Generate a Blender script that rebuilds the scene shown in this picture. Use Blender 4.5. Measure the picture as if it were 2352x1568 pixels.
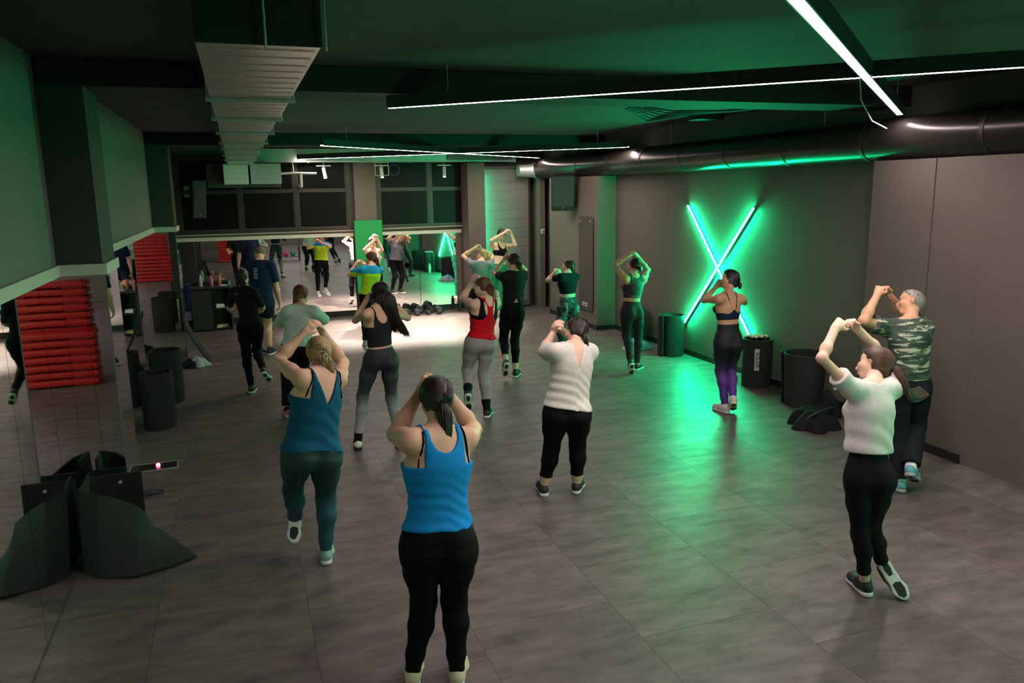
import bpy, bmesh, math, random
import numpy as np
from mathutils import Vector, Matrix
random.seed(7); np.random.seed(7)
SC = bpy.context.scene
for o in list(bpy.data.objects): bpy.data.objects.remove(o, do_unlink=True)
COL = SC.collection
PI = math.pi

# ------------------------------------------------------------------ camera
cam = bpy.data.cameras.new('camera'); cam.sensor_width = 36.0; cam.lens = 36.0 * 1790.0 / 2352.0
cam.clip_start = .05; cam.clip_end = 100
camo = bpy.data.objects.new('camera', cam); COL.objects.link(camo)
RC = Matrix(((0.943966, 0.077637, -0.320781), (-0.329655, 0.174676, -0.927802), (-0.015999, 0.981560, 0.190481)))
camo.matrix_world = Matrix.Translation((0, 0, 2.55)) @ RC.to_4x4()
SC.camera = camo

# ------------------------------------------------------------------ world, exposure
w = bpy.data.worlds.new('world'); SC.world = w; w.use_nodes = True
w.node_tree.nodes['Background'].inputs[0].default_value = (.5, .55, .6, 1)
w.node_tree.nodes['Background'].inputs[1].default_value = 0.02
vs = SC.view_settings
vs.view_transform = 'Standard'; vs.look = 'None'; vs.gamma = 1.0; vs.use_curve_mapping = False
vs.exposure = 0.12
LAMP_W = 82.0      # ceiling light lines
NEON = 300.0        # green tubes
SPOT = 1700.0       # track spots (watt)

# ------------------------------------------------------------------ materials
MATS = {}
def mat(name, col, rough=.6, metal=0., spec=.5, noise=None, bump=0., bscale=200., emit=None, estr=0., sheen=0., coat=0.):
    if name in MATS: return MATS[name]
    m = bpy.data.materials.new(name); m.use_nodes = True
    nt = m.node_tree; b = nt.nodes['Principled BSDF']
    b.inputs['Base Color'].default_value = (*col, 1); b.inputs['Roughness'].default_value = rough
    b.inputs['Metallic'].default_value = metal; b.inputs['Specular IOR Level'].default_value = spec
    if sheen: b.inputs['Sheen Weight'].default_value = sheen
    if coat: b.inputs['Coat Weight'].default_value = coat
    if emit:
        b.inputs['Emission Color'].default_value = (*emit, 1); b.inputs['Emission Strength'].default_value = estr
    tc = nt.nodes.new('ShaderNodeTexCoord')
    if noise:   # (scale, amount, (sx,sy,sz))
        sc, am, st = noise
        mp = nt.nodes.new('ShaderNodeMapping'); mp.inputs['Scale'].default_value = st
        nz = nt.nodes.new('ShaderNodeTexNoise'); nz.inputs['Scale'].default_value = sc; nz.inputs['Detail'].default_value = 6; nz.inputs['Roughness'].default_value = .65
        mr = nt.nodes.new('ShaderNodeMapRange'); mr.inputs[1].default_value = .3; mr.inputs[2].default_value = .7; mr.inputs[3].default_value = 1 - am; mr.inputs[4].default_value = 1 + am
        mx = nt.nodes.new('ShaderNodeMix'); mx.data_type = 'RGBA'; mx.blend_type = 'MULTIPLY'; mx.inputs[0].default_value = 1
        nt.links.new(tc.outputs['Object'], mp.inputs[0]); nt.links.new(mp.outputs[0], nz.inputs['Vector'])
        nt.links.new(nz.outputs['Fac'], mr.inputs[0]); mx.inputs[6].default_value = (*col, 1)
        nt.links.new(mr.outputs[0], mx.inputs[7]); nt.links.new(mx.outputs[2], b.inputs['Base Color'])
    if bump:
        n2 = nt.nodes.new('ShaderNodeTexNoise'); n2.inputs['Scale'].default_value = bscale; n2.inputs['Detail'].default_value = 3
        bp = nt.nodes.new('ShaderNodeBump'); bp.inputs['Strength'].default_value = bump; bp.inputs['Distance'].default_value = .01
        nt.links.new(tc.outputs['Object'], n2.inputs['Vector']); nt.links.new(n2.outputs['Fac'], bp.inputs['Height']); nt.links.new(bp.outputs[0], b.inputs['Normal'])
    MATS[name] = m
    return m
def ramp_mat(name, stops, kind='z', zr=(0, 1), rough=.7, scale=4., stretch=(1, 1, 1), const=False, detail=4., distort=0.):
    """colour ramp driven by object height ('z') or by stretched noise ('n')"""
    if name in MATS: return MATS[name]
    m = bpy.data.materials.new(name); m.use_nodes = True; nt = m.node_tree; b = nt.nodes['Principled BSDF']
    b.inputs['Roughness'].default_value = rough
    tc = nt.nodes.new('ShaderNodeTexCoord'); cr = nt.nodes.new('ShaderNodeValToRGB')
    if const: cr.color_ramp.interpolation = 'CONSTANT'
    e = cr.color_ramp.elements
    while len(e) < len(stops): e.new(.5)
    for i, (p, c) in enumerate(stops): e[i].position = p; e[i].color = (*c, 1)
    if kind == 'z':
        sp = nt.nodes.new('ShaderNodeSeparateXYZ'); mr = nt.nodes.new('ShaderNodeMapRange')
        mr.inputs[1].default_value = zr[0]; mr.inputs[2].default_value = zr[1]
        nt.links.new(tc.outputs['Object'], sp.inputs[0]); nt.links.new(sp.outputs[2], mr.inputs[0]); nt.links.new(mr.outputs[0], cr.inputs[0])
    else:
        mp = nt.nodes.new('ShaderNodeMapping'); mp.inputs['Scale'].default_value = stretch
        nz = nt.nodes.new('ShaderNodeTexNoise'); nz.inputs['Scale'].default_value = scale; nz.inputs['Detail'].default_value = detail; nz.inputs['Distortion'].default_value = distort
        nt.links.new(tc.outputs['Object'], mp.inputs[0]); nt.links.new(mp.outputs[0], nz.inputs['Vector']); nt.links.new(nz.outputs['Fac'], cr.inputs[0])
    nt.links.new(cr.outputs[0], b.inputs['Base Color'])
    MATS[name] = m
    return m

# ------------------------------------------------------------------ mesh helpers
class MB:
    def __init__(s): s.bm = bmesh.new()
    def box(s, c, d, rot=None, bev=0.):
        r = bmesh.ops.create_cube(s.bm, size=1.0); vs_ = r['verts']
        for v in vs_: v.co = Vector((v.co.x * d[0], v.co.y * d[1], v.co.z * d[2]))
        if bev:
            es = list({e for v in vs_ for e in v.link_edges})
            rb = bmesh.ops.bevel(s.bm, geom=es, offset=bev, segments=2, affect='EDGES', profile=.6)
            vs_ = list({v for f in rb['faces'] for v in f.verts} | {v for v in vs_ if v.is_valid})
            vs_ = [v for v in vs_ if v.is_valid]
        for v in vs_:
            co = v.co
            if rot is not None: co = rot @ co
            v.co = co + Vector(c)
        return s
    def span(s, a, b, bev=0.):
        return s.box([(a[i] + b[i]) / 2 for i in range(3)], [abs(b[i] - a[i]) for i in range(3)], None, bev)
    def tube(s, pts, r, n=8, cap=True):
        pts = [Vector(p) for p in pts]; rs = r if isinstance(r, (list, tuple)) else [r] * len(pts)
        rings = []; prev = None
        for i, p in enumerate(pts):
            t = (pts[min(i + 1, len(pts) - 1)] - pts[max(i - 1, 0)]).normalized()
            if prev is None:
                a = Vector((0, 0, 1)) if abs(t.z) < .9 else Vector((1, 0, 0)); x = t.cross(a).normalized()
            else: x = (prev - t * prev.dot(t)).normalized()
            prev = x; y = t.cross(x)
            rings.append([s.bm.verts.new(p + (x * math.cos(2 * PI * k / n) + y * math.sin(2 * PI * k / n)) * rs[i]) for k in range(n)])
        for a, b in zip(rings[:-1], rings[1:]):
            for k in range(n): s.bm.faces.new((a[k], a[(k + 1) % n], b[(k + 1) % n], b[k]))
        if cap:
            s.bm.faces.new(list(reversed(rings[0]))); s.bm.faces.new(rings[-1])
        return s
    def lathe(s, prof, c=(0, 0, 0), n=24, rot=None):
        rings = []
        for r, z in prof:
            rings.append([s.bm.verts.new(Vector(c) + ((rot @ Vector((r * math.cos(2 * PI * k / n), r * math.sin(2 * PI * k / n), z))) if rot is not None else Vector((r * math.cos(2 * PI * k / n), r * math.sin(2 * PI * k / n), z)))) for k in range(n)])
        for a, b in zip(rings[:-1], rings[1:]):
            for k in range(n): s.bm.faces.new((a[k], a[(k + 1) % n], b[(k + 1) % n], b[k]))
        s.bm.faces.new(list(reversed(rings[0]))); s.bm.faces.new(rings[-1])
        return s
    def prism(s, poly, z0, z1, M=None):
        a = [s.bm.verts.new((M @ Vector((x, y, z0))) if M else Vector((x, y, z0))) for x, y in poly]
        b = [s.bm.verts.new((M @ Vector((x, y, z1))) if M else Vector((x, y, z1))) for x, y in poly]
        n = len(poly)
        s.bm.faces.new(list(reversed(a))); s.bm.faces.new(b)
        for k in range(n): s.bm.faces.new((a[k], a[(k + 1) % n], b[(k + 1) % n], b[k]))
        return s
    def sheet(s, rows, th):
        """grid of points (rows x cols) thickened by th along its normals"""
        R = [[Vector(p) for p in r] for r in rows]; nr, nc = len(R), len(R[0])
        def nrm(i, j):
            a = R[min(i + 1, nr - 1)][j] - R[max(i - 1, 0)][j]; b = R[i][min(j + 1, nc - 1)] - R[i][max(j - 1, 0)]
            v = a.cross(b); return v.normalized() if v.length > 1e-9 else Vector((0, 0, 1))
        A = [[s.bm.verts.new(R[i][j] + nrm(i, j) * th / 2) for j in range(nc)] for i in range(nr)]
        B = [[s.bm.verts.new(R[i][j] - nrm(i, j) * th / 2) for j in range(nc)] for i in range(nr)]
        for i in range(nr - 1):
            for j in range(nc - 1):
                s.bm.faces.new((A[i][j], A[i + 1][j], A[i + 1][j + 1], A[i][j + 1]))
                s.bm.faces.new((B[i][j], B[i][j + 1], B[i + 1][j + 1], B[i + 1][j]))
        for i in range(nr - 1):
            s.bm.faces.new((A[i][0], B[i][0], B[i + 1][0], A[i + 1][0])); s.bm.faces.new((A[i][-1], A[i + 1][-1], B[i + 1][-1], B[i][-1]))
        for j in range(nc - 1):
            s.bm.faces.new((A[0][j], A[0][j + 1], B[0][j + 1], B[0][j])); s.bm.faces.new((A[-1][j], B[-1][j], B[-1][j + 1], A[-1][j + 1]))
        return s
    def mesh(s, name, m, smooth=False):
        bmesh.ops.recalc_face_normals(s.bm, faces=s.bm.faces[:])
        me = bpy.data.meshes.new(name); s.bm.to_mesh(me); s.bm.free(); me.materials.append(m)
        if smooth:
            me.polygons.foreach_set('use_smooth', [True] * len(me.polygons)); me.set_sharp_from_angle(angle=.7)
        return me
    def obj(s, name, m, parent=None, loc=(0, 0, 0), rz=0., smooth=False):
        return put(name, s.mesh(name, m, smooth), parent, loc, rz)
def put(name, me, parent=None, loc=(0, 0, 0), rz=0.):
    o = bpy.data.objects.new(name, me); COL.objects.link(o); o.location = loc; o.rotation_euler = (0, 0, rz)
    if parent: o.parent = parent
    return o
def tag(o, label, cat, group=None):
    o['label'] = label; o['category'] = cat
    if group: o['group'] = group
    return o
def thing(name, label, cat, loc=(0, 0, 0), rz=0., group=None):
    o = bpy.data.objects.new(name, None); COL.objects.link(o); o.location = loc; o.rotation_euler = (0, 0, rz); o.empty_display_size = .1
    return tag(o, label, cat, group)
def struct(o): o['kind'] = 'structure'; return o
def dup(root, loc, rz, label, group=None):
    r = root.copy(); COL.objects.link(r); r.location = loc; r.rotation_euler = (0, 0, rz); r['label'] = label
    if group: r['group'] = group
    for ch in list(root.children):
        c = ch.copy(); COL.objects.link(c); c.parent = r
        for g in ch.children:
            d = g.copy(); COL.objects.link(d); d.parent = c
    return r
def text_mesh(txt, size, m, extrude=.001, align='CENTER'):
    cu = bpy.data.curves.new('txt', 'FONT'); cu.body = txt; cu.size = size; cu.extrude = extrude; cu.align_x = align; cu.align_y = 'CENTER'; cu.resolution_u = 3
    to = bpy.data.objects.new('txt', cu); COL.objects.link(to)
    dg = bpy.context.evaluated_depsgraph_get(); me = bpy.data.meshes.new_from_object(to.evaluated_get(dg))
    bpy.data.objects.remove(to, do_unlink=True); me.materials.clear(); me.materials.append(m)
    return me

# ================================================================== ROOM
M_wall = mat('wall_paint', (.125, .105, .088), .75, noise=(3, .05, (1, 1, 1)), bump=.08, bscale=140)
M_wallL = mat('wall_paint_grey', (.17, .165, .15), .75, noise=(3, .05, (1, 1, 1)), bump=.08, bscale=140)
M_pillar = mat('pillar_paint', (.05, .047, .04), .75, noise=(3, .06, (1, 1, 1)))
M_ceil = mat('ceiling_paint', (.05, .052, .052), .85, noise=(1.5, .2, (1, 1, 1)))
M_beam = mat('beam_paint', (.02, .02, .02), .8)
M_trim = mat('pale_trim', (.58, .56, .48), .5)
M_black = mat('black_trim', (.012, .012, .012), .5)
M_mirror = mat('mirror_glass', (.88, .90, .88), .015, 1.0)
M_mirredge = mat('mirror_edge', (.14, .2, .17), .2)
M_frame = mat('window_frame', (.032, .025, .021), .4)
M_glass = mat('dark_pane', (.006, .006, .006), .35, spec=.12)
M_galv = mat('galvanised_steel', (.74, .72, .68), .30, .85, noise=(6, .25, (1, 14, 1)))
M_galv2 = mat('galvanised_side', (.52, .54, .52), .45, .6, noise=(5, .2, (1, 1, 1)))
M_blackpipe = mat('black_pipe', (.035, .03, .026), .28, .5)
M_white = mat('white_plastic', (.75, .75, .72), .4)
M_blackpl = mat('black_plastic', (.015, .015, .016), .45)
M_dkfoam = mat('charcoal_foam', (.024, .025, .025), .8, bump=.15, bscale=400, noise=(300, .5, (1, 1, 1)), spec=.2)
M_badge = mat('badge_grey', (.5, .5, .5), .5)

# floor: one slab, the tiles are its pieces
fl = struct(MB().span((-1.6, -9.2, -.25), (7.2, 17.4, -.003)).obj('floor', mat('floor_joint', (.10, .088, .082), .6)))
def floor_mat(i):
    m = bpy.data.materials.new('floor_tile_%d' % i); m.use_nodes = True; nt = m.node_tree; b = nt.nodes['Principled BSDF']
    tc = nt.nodes.new('ShaderNodeTexCoord'); oi = nt.nodes.new('ShaderNodeObjectInfo')
    vm = nt.nodes.new('ShaderNodeVectorMath'); vm.operation = 'ADD'
    sc = nt.nodes.new('ShaderNodeVectorMath'); sc.operation = 'SCALE'; sc.inputs['Scale'].default_value = 40
    cb = nt.nodes.new('ShaderNodeCombineXYZ')
    for k in range(3): nt.links.new(oi.outputs['Random'], cb.inputs[k])
    nt.links.new(cb.outputs[0], sc.inputs[0]); nt.links.new(tc.outputs['Object'], vm.inputs[0]); nt.links.new(sc.outputs[0], vm.inputs[1])
    mp = nt.nodes.new('ShaderNodeMapping'); mp.inputs['Scale'].default_value = (1, 2.6, 1); nt.links.new(vm.outputs[0], mp.inputs[0])
    n1 = nt.nodes.new('ShaderNodeTexNoise'); n1.inputs['Scale'].default_value = 3.0; n1.inputs['Detail'].default_value = 9; n1.inputs['Roughness'].default_value = .62; nt.links.new(mp.outputs[0], n1.inputs['Vector'])
    n2 = nt.nodes.new('ShaderNodeTexNoise'); n2.inputs['Scale'].default_value = 90; n2.inputs['Detail'].default_value = 2; nt.links.new(vm.outputs[0], n2.inputs['Vector'])
    cr = nt.nodes.new('ShaderNodeValToRGB'); e = cr.color_ramp.elements; e[0].position = .25; e[0].color = (.046, .035, .033, 1); e[1].position = .78; e[1].color = (.178, .142, .135, 1)
    ad = nt.nodes.new('ShaderNodeMath'); ad.operation = 'MULTIPLY_ADD'; ad.inputs[1].default_value = .14; nt.links.new(n2.outputs['Fac'], ad.inputs[0]); nt.links.new(n1.outputs['Fac'], ad.inputs[2])
    a2 = nt.nodes.new('ShaderNodeMath'); a2.operation = 'SUBTRACT'; a2.inputs[1].default_value = .07; nt.links.new(ad.outputs[0], a2.inputs[0]); nt.links.new(a2.outputs[0], cr.inputs[0])
    hs = nt.nodes.new('ShaderNodeHueSaturation'); mr = nt.nodes.new('ShaderNodeMapRange'); mr.inputs[3].default_value = .88; mr.inputs[4].default_value = 1.12
    nt.links.new(oi.outputs['Random'], mr.inputs[0]); nt.links.new(mr.outputs[0], hs.inputs['Value']); nt.links.new(cr.outputs[0], hs.inputs['Color'])
    nt.links.new(hs.outputs[0], b.inputs['Base Color'])
    r2 = nt.nodes.new('ShaderNodeMapRange'); r2.inputs[1].default_value = .3; r2.inputs[2].default_value = .7; r2.inputs[3].default_value = .50; r2.inputs[4].default_value = .40
    nt.links.new(n1.outputs['Fac'], r2.inputs[0]); nt.links.new(r2.outputs[0], b.inputs['Roughness'])
    bp = nt.nodes.new('ShaderNodeBump'); bp.inputs['Strength'].default_value = .08; bp.inputs['Distance'].default_value = .004; nt.links.new(n2.outputs['Fac'], bp.inputs['Height']); nt.links.new(bp.outputs[0], b.inputs['Normal'])
    b.inputs['Specular IOR Level'].default_value = .5
    return m
TW = .8925
tile_me = MB().box((0, 0, -.0012), (TW - .0022, TW - .0022, .0024)).mesh('floor_tile', floor_mat(0))
offs = [.30, .35, .42, .33, .05, .67, .21, .55, .12, .4]
for ci in range(9):
    x0 = -1.548 + ci * TW; off = [.11, .21, .60, .02, .49, .09, .37, .74, .2][ci]
    for ri in range(-11, 20):
        yc = off + ri * TW + .02
        if -9.2 < yc - TW / 2 and yc + TW / 2 < 17.3: put('floor_tile', tile_me, fl, (x0 + TW / 2, yc, 0))

# ceiling with two cross beams
struct(MB().span((-1.6, -9.2, 3.50), (7.2, 17.4, 3.7)).obj('ceiling', M_ceil))
for k, (y0, y1) in enumerate(((6.32, 6.88), (13.29, 13.85))):
    struct(MB().span((-1.22, y0, 3.31), (6.44, y1, 3.495)).obj('trim_%d' % (k + 1), M_beam))
# walls
wl = struct(MB().span((-1.45, -9.2, 0), (-1.24, 17.2, 3.50)).obj('wall_left', M_wallL))
struct(MB().span((-1.24, 16.52, 0), (7.2, 16.75, 3.50)).obj('wall_back', M_wall))
struct(MB().span((-1.24, -9.2, 0), (6.5, -9.0, 3.50)).obj('wall_rear', M_wall))
wr = struct(MB().span((6.45, -9.0, 0), (6.65, 16.52, 3.50)).obj('wall_right', M_wall))
MB().span((6.13, -9.0, 0), (6.449, 5.12, 2.78)).obj('wall_panel', M_wall, wr)
MB().span((6.135, 5.125, 0), (6.449, 5.66, 2.78)).obj('wall_panel', M_wall, wr)
MB().span((6.125, 5.665, 0), (6.449, 6.42, 2.78)).obj('wall_panel', M_wall, wr)
MB().span((6.09, 12.81, 0), (6.449, 15.10, 2.775)).obj('column', M_wall, wr)
MB().span((6.20, 15.95, 0), (6.32, 16.45, 3.0)).obj('pilaster', M_wall, wr)
MB().span((5.02, 16.42, 0), (6.10, 16.52, 3.0)).obj('door_recess', M_black, wr)
for k, (a, b) in enumerate((((6.435, 6.42, 0), (6.452, 12.81, .085)), ((6.118, 5.13, 0), (6.128, 6.42, .085)), ((6.075, 12.795, 0), (6.092, 15.10, .085)), ((6.075, 12.795, 0), (6.44, 12.812, .085)))):
    struct(MB().span(a, b).obj('baseboard_right' if k == 0 else 'baseboard_right_%d' % k, M_black))
struct(MB().span((-1.23, 16.49, 0), (5.0, 16.52, .12)).obj('baseboard_back', M_black))

# pillars of the left wall
for k, (y0, y1, xr) in enumerate(((6.30, 6.90, -.935), (13.27, 13.87, -.92))):
    p = struct(MB().span((-1.24, y0 + .008, 0), (xr - .008, y1, 3.32)).obj('wall_pillar_%d' % (k + 1), M_pillar))
    t = tag(MB().span((-1.228, y0 - .004, .012), (xr - .152, y0 + .008, 2.0)).obj('wall_mirror', M_mirror), ['narrow mirror pane on near pillar front, beside the wall corner', 'left mirror pane on the far pillar front'][k], 'mirror')
    t = tag(MB().span((xr - .150, y0 - .004, .012), (xr - .006, y0 + .008, 2.0)).obj('wall_mirror', M_mirror), ['mirror pane on near pillar front, at its outer edge', 'right mirror pane on the far pillar front'][k], 'mirror')
    t = tag(MB().span((xr - .008, y0, .012), (xr + .002, y1, 2.0)).obj('wall_mirror', M_mirror), ['mirror pane on room side of the near pillar', 'mirror pane on room side of the far pillar'][k], 'mirror')
    MB().span((-1.228, y0 - .03, 2.0), (xr + .02, y0 + .004, 2.078)).obj('front_trim', M_trim, p)
    MB().span((xr, y0 + .006, 2.0), (xr + .02, y1 + .01, 2.078)).obj('side_trim', M_trim, p)
    MB().span((xr - .006, y0 - .006, .01), (xr + .003, y0 + .004, 2.0)).obj('corner_strip', M_mirredge, p)
# left wall mirrors + trims (near bay, far bay)
seams = [.9, 2.84, 4.77, 6.295]
for k in range(len(seams) - 1):
    tag(MB().span((-1.245, seams[k] + .003, .012), (-1.228, seams[k + 1] - .003, 2.0)).obj('wall_mirror', M_mirror), 'tall wall mirror pane of the near left bay, %s from the corner' % ['third', 'second', 'first'][k], 'mirror')
seams = [6.905, 8.50, 10.10, 11.70, 13.262]
for k in range(len(seams) - 1):
    tag(MB().span((-1.245, seams[k] + .003, .012), (-1.228, seams[k + 1] - .003, 2.0)).obj('wall_mirror', M_mirror), 'tall wall mirror pane between the two pillars, %s from the near pillar' % ['first', 'second', 'third', 'fourth'][k], 'mirror')
struct(MB().span((-1.24, .9, 2.0), (-1.212, 6.268, 2.078)).obj('trim_3', M_trim))
struct(MB().span((-1.24, 6.915, 2.0), (-1.212, 13.238, 2.078)).obj('trim_4', M_trim))

# ---------------------------------------------------------------- back wall: mirrors, ledges, windows, column
seams = [-1.12, .05, 1.15, 2.25]
for k in range(3):
    tag(MB().box(((seams[k] + seams[k + 1]) / 2, 16.472, .8925), (seams[k + 1] - seams[k] - .006, .008, 1.545), Matrix.Rotation(.010, 3, 'Z')).obj('wall_mirror', M_mirror), 'back wall mirror pane left of the green panel, %s from the panel' % ['third', 'second', 'first'][k], 'mirror')
seams = [2.84, 3.62, 4.55]
for k in range(2):
    tag(MB().box(((seams[k] + seams[k + 1]) / 2, 16.466, .8925), (seams[k + 1] - seams[k] - .006, .008, 1.545), Matrix.Rotation(.028, 3, 'Z')).obj('wall_mirror', M_mirror), 'back wall mirror pane right of the green panel, %s' % ['next to it', 'by the dark wall strip'][k], 'mirror')
struct(MB().span((-1.17, 16.45, 1.665), (2.26, 16.50, 1.735)).obj('trim_5', M_trim))
struct(MB().span((2.83, 16.45, 1.665), (4.57, 16.50, 1.735)).obj('trim_6', M_trim))
struct(MB().tube([(-1.20, 16.44, 1.785), (2.26, 16.44, 1.785)], .014).obj('trim_7', mat('old_pipe', (.38, .33, .27), .5)))
struct(MB().tube([(2.83, 16.44, 1.80), (4.98, 16.44, 1.815)], .014).obj('trim_8', mat('old_pipe', (.38, .33, .27), .5)))
struct(MB().span((2.30, 16.36, 0), (2.74, 16.52, 3.5)).obj('wall_column', M_wall))
def window(n, x0, x1, muls, zmid, z0=1.84, z1=3.25):
    f = MB(); y = 16.47
    fr = struct(MB().span((x0, y, z0 - .03), (x1, 16.52, z0 + .03)).span((x0, y, z1 - .03), (x1, 16.52, z1 + .03)).obj('window_%d' % n, M_frame))
    MB().span((x0, y - .012, zmid - .025), (x1, y + .03, zmid + .035)).obj('transom', M_frame, fr)
    xs = [x0] + muls + [x1]
    for x in xs: MB().span((x - .045, y - .008, z0), (x + .045, y + .04, z1)).obj('mullion', M_frame, fr)
    for a, b in zip(xs[:-1], xs[1:]):
        for za, zb in ((z0 + .03, zmid - .02), (zmid + .03, z1 - .03)):
            pn = MB().span((a + .045, y + .022, za), (b - .045, y + .032, zb)).obj('pane', M_glass, fr)
            e = .012; m = MB(); A, B = a + .05, b - .05
            for q in (((A, y + .012, za), (A + e, y + .024, zb)), ((B - e, y + .012, za), (B, y + .024, zb)), ((A + e, y + .012, za), (B - e, y + .024, za + e)), ((A + e, y + .012, zb - e), (B - e, y + .024, zb))): m.span(*q)
            m.obj('bead', mat('window_bead', (.08, .07, .06), .35), pn)
window(1, -1.05, 2.20, [.08, 1.15], 2.60)
window(2, 2.80, 4.86, [3.90], 2.60)
def emat(name, col, s):
    if name in MATS: return MATS[name]
    m = bpy.data.materials.new(name); m.use_nodes = True; nt = m.node_tree; nt.nodes.clear()
    o = nt.nodes.new('ShaderNodeOutputMaterial'); e = nt.nodes.new('ShaderNodeEmission'); e.inputs[0].default_value = (*col, 1); e.inputs[1].default_value = s
    nt.links.new(e.outputs[0], o.inputs[0]); MATS[name] = m
    return m
LEDMAT = emat('led_green', (.004, 1.0, .42), 110)
# metal service door with plank ribs and two grilles, right of the mirrors
struct(MB().span((4.60, 15.98, 0), (4.975, 16.52, 3.13)).obj('wall_pier', M_wall))
led = thing('led_strip', 'green light strip hidden behind the wall pier beside the service door', 'led light', (4.985, 16.055, .9))
MB().span((-.008, -.006, 0), (.0, .012, 2.0)).obj('channel', M_black, led)
MB().span((0, -.003, .01), (.005, .009, 1.99)).obj('diffuser', LEDMAT, led)
dr = struct(MB().span((5.03, 16.20, .03), (6.03, 16.24, 2.99)).obj('door_1', mat('door_sheet', (.17, .16, .15), .5)))
for k in range(13):
    z = .36 + k * .198
    MB().box((5.53, 16.195, z + .085), (.985, .012, .17), Matrix.Rotation(.05, 3, 'X')).obj('plank', mat('door_sheet', (.17, .16, .15), .5), dr)
for x in (5.38, 5.86):
    g = MB().span((x - .12, 16.165, .12), (x + .12, 16.18, .92)).obj('grille', mat('grille_grey', (.18, .18, .17), .5), dr)
    for q in range(18):
        MB().box((x, 16.158, .16 + q * .042), (.20, .006, .022), Matrix.Rotation(.6, 3, 'X')).obj('louver', mat('louver_grey', (.36, .36, .34), .5), g)
MB().span((4.97, 16.18, 0), (5.03, 16.26, 3.0)).span((6.03, 16.18, 0), (6.07, 16.26, 3.0)).span((4.97, 16.18, 2.99), (6.07, 16.26, 3.05)).obj('door_frame', M_frame, dr)

# ================================================================== CEILING FIXTURES
M_housing = mat('lamp_housing', (.02, .02, .02), .5)
def line_lamp(a, b, label, em, wd=.052):
    a = Vector(a); b = Vector(b); d = b - a; L = d.length; c = (a + b) / 2
    t = thing('linear_lamp', label, 'ceiling lamp', c, math.atan2(d.y, d.x), 'crossed ceiling light lines')
    MB().span((-L / 2, -wd / 2 - .008, .012), (L / 2, wd / 2 + .008, .095)).span((-L / 2, wd / 2, 0), (L / 2, wd / 2 + .008, .012)).span((-L / 2, -wd / 2 - .008, 0), (L / 2, -wd / 2, .012)).obj('housing', M_housing, t)
    MB().span((-L / 2, -wd / 2, .001), (L / 2, wd / 2, .0115)).obj('diffuser', em, t)
    for s in (-.42, .42):
        MB().tube([(s * L, 0, .09), (s * L, 0, .298)], .003, 6).obj('hanger', M_galv2, t)
    return t
E_cool = emat('lamp_cool', (1.0, .83, .83), LAMP_W)
E_warm = emat('lamp_warm', (1.0, .82, .75), LAMP_W)
line_lamp((1.20, 6.36, 3.20), (6.10, 1.92, 3.20), 'near ceiling light line running from right foreground toward the duct', E_cool)
line_lamp((1.22, 1.82, 3.195), (6.04, 6.05, 3.195), 'near ceiling light line, thick and brightest, crossing overhead at top right', E_cool)
line_lamp((1.20, 11.47, 3.20), (6.06, 15.61, 3.20), 'far ceiling light line sloping down to the right in the back half', E_warm)
line_lamp((1.20, 15.96, 3.20), (6.06, 11.61, 3.20), 'far ceiling light line rising to the right in the back half', E_warm)

line_lamp((1.20, -3.20, 3.20), (6.00, -7.60, 3.20), 'ceiling light line behind the viewer, first stroke of the rear cross', E_cool)
line_lamp((1.20, -7.60, 3.195), (6.00, -3.20, 3.195), 'ceiling light line behind the viewer, second stroke of the rear cross', E_cool)

# green neon cross on the right wall (the same again farther up the hall, behind the viewer)
E_neon = emat('neon_green', (.004, 1.0, .36), NEON)
E_neon2 = emat('neon_green_far', (.004, 1.0, .36), NEON * .5)
def neon(p, q, x, label, grp=None, em=None):
    c = Vector((x, (p[0] + q[0]) / 2, (p[1] + q[1]) / 2)); L = math.hypot(q[0] - p[0], q[1] - p[1])
    t = thing('neon_tube', label, 'neon light', c, 0, grp); t.rotation_euler = (math.atan2(q[1] - p[1], q[0] - p[0]), 0, 0)
    MB().span((-.010, -L / 2, -.018), (0, L / 2, .018)).obj('housing', M_housing, t)
    MB().tube([(-.022, -L / 2 + .01, 0), (-.022, L / 2 - .01, 0)], .0135, 10).obj('tube', em or E_neon, t, smooth=True)
    MB().tube([(-.014, -L / 2, 0), (-.03, -L / 2, 0)], .017, 8).obj('end_cap', M_white, t)
    MB().tube([(-.014, L / 2, 0), (-.03, L / 2, 0)], .017, 8).obj('end_cap', M_white, t)
neon((10.38, 2.28), (8.72, .53), 6.449, 'glowing green neon tube from upper left to lower right, above the roll with towel', 'neon cross')
neon((8.74, 2.28), (10.36, .50), 6.425, 'glowing green neon tube from upper right to lower left, above the mat roll', 'neon cross')
neon((1.1, 2.28), (-.55, .53), 6.129, 'green neon tube on the near right wall behind the viewer, first stroke', 'neon cross behind', E_neon2)
neon((-.55, 2.28), (1.1, .53), 6.105, 'green neon tube on the near right wall behind the viewer, second stroke', 'neon cross behind', E_neon2)

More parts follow.
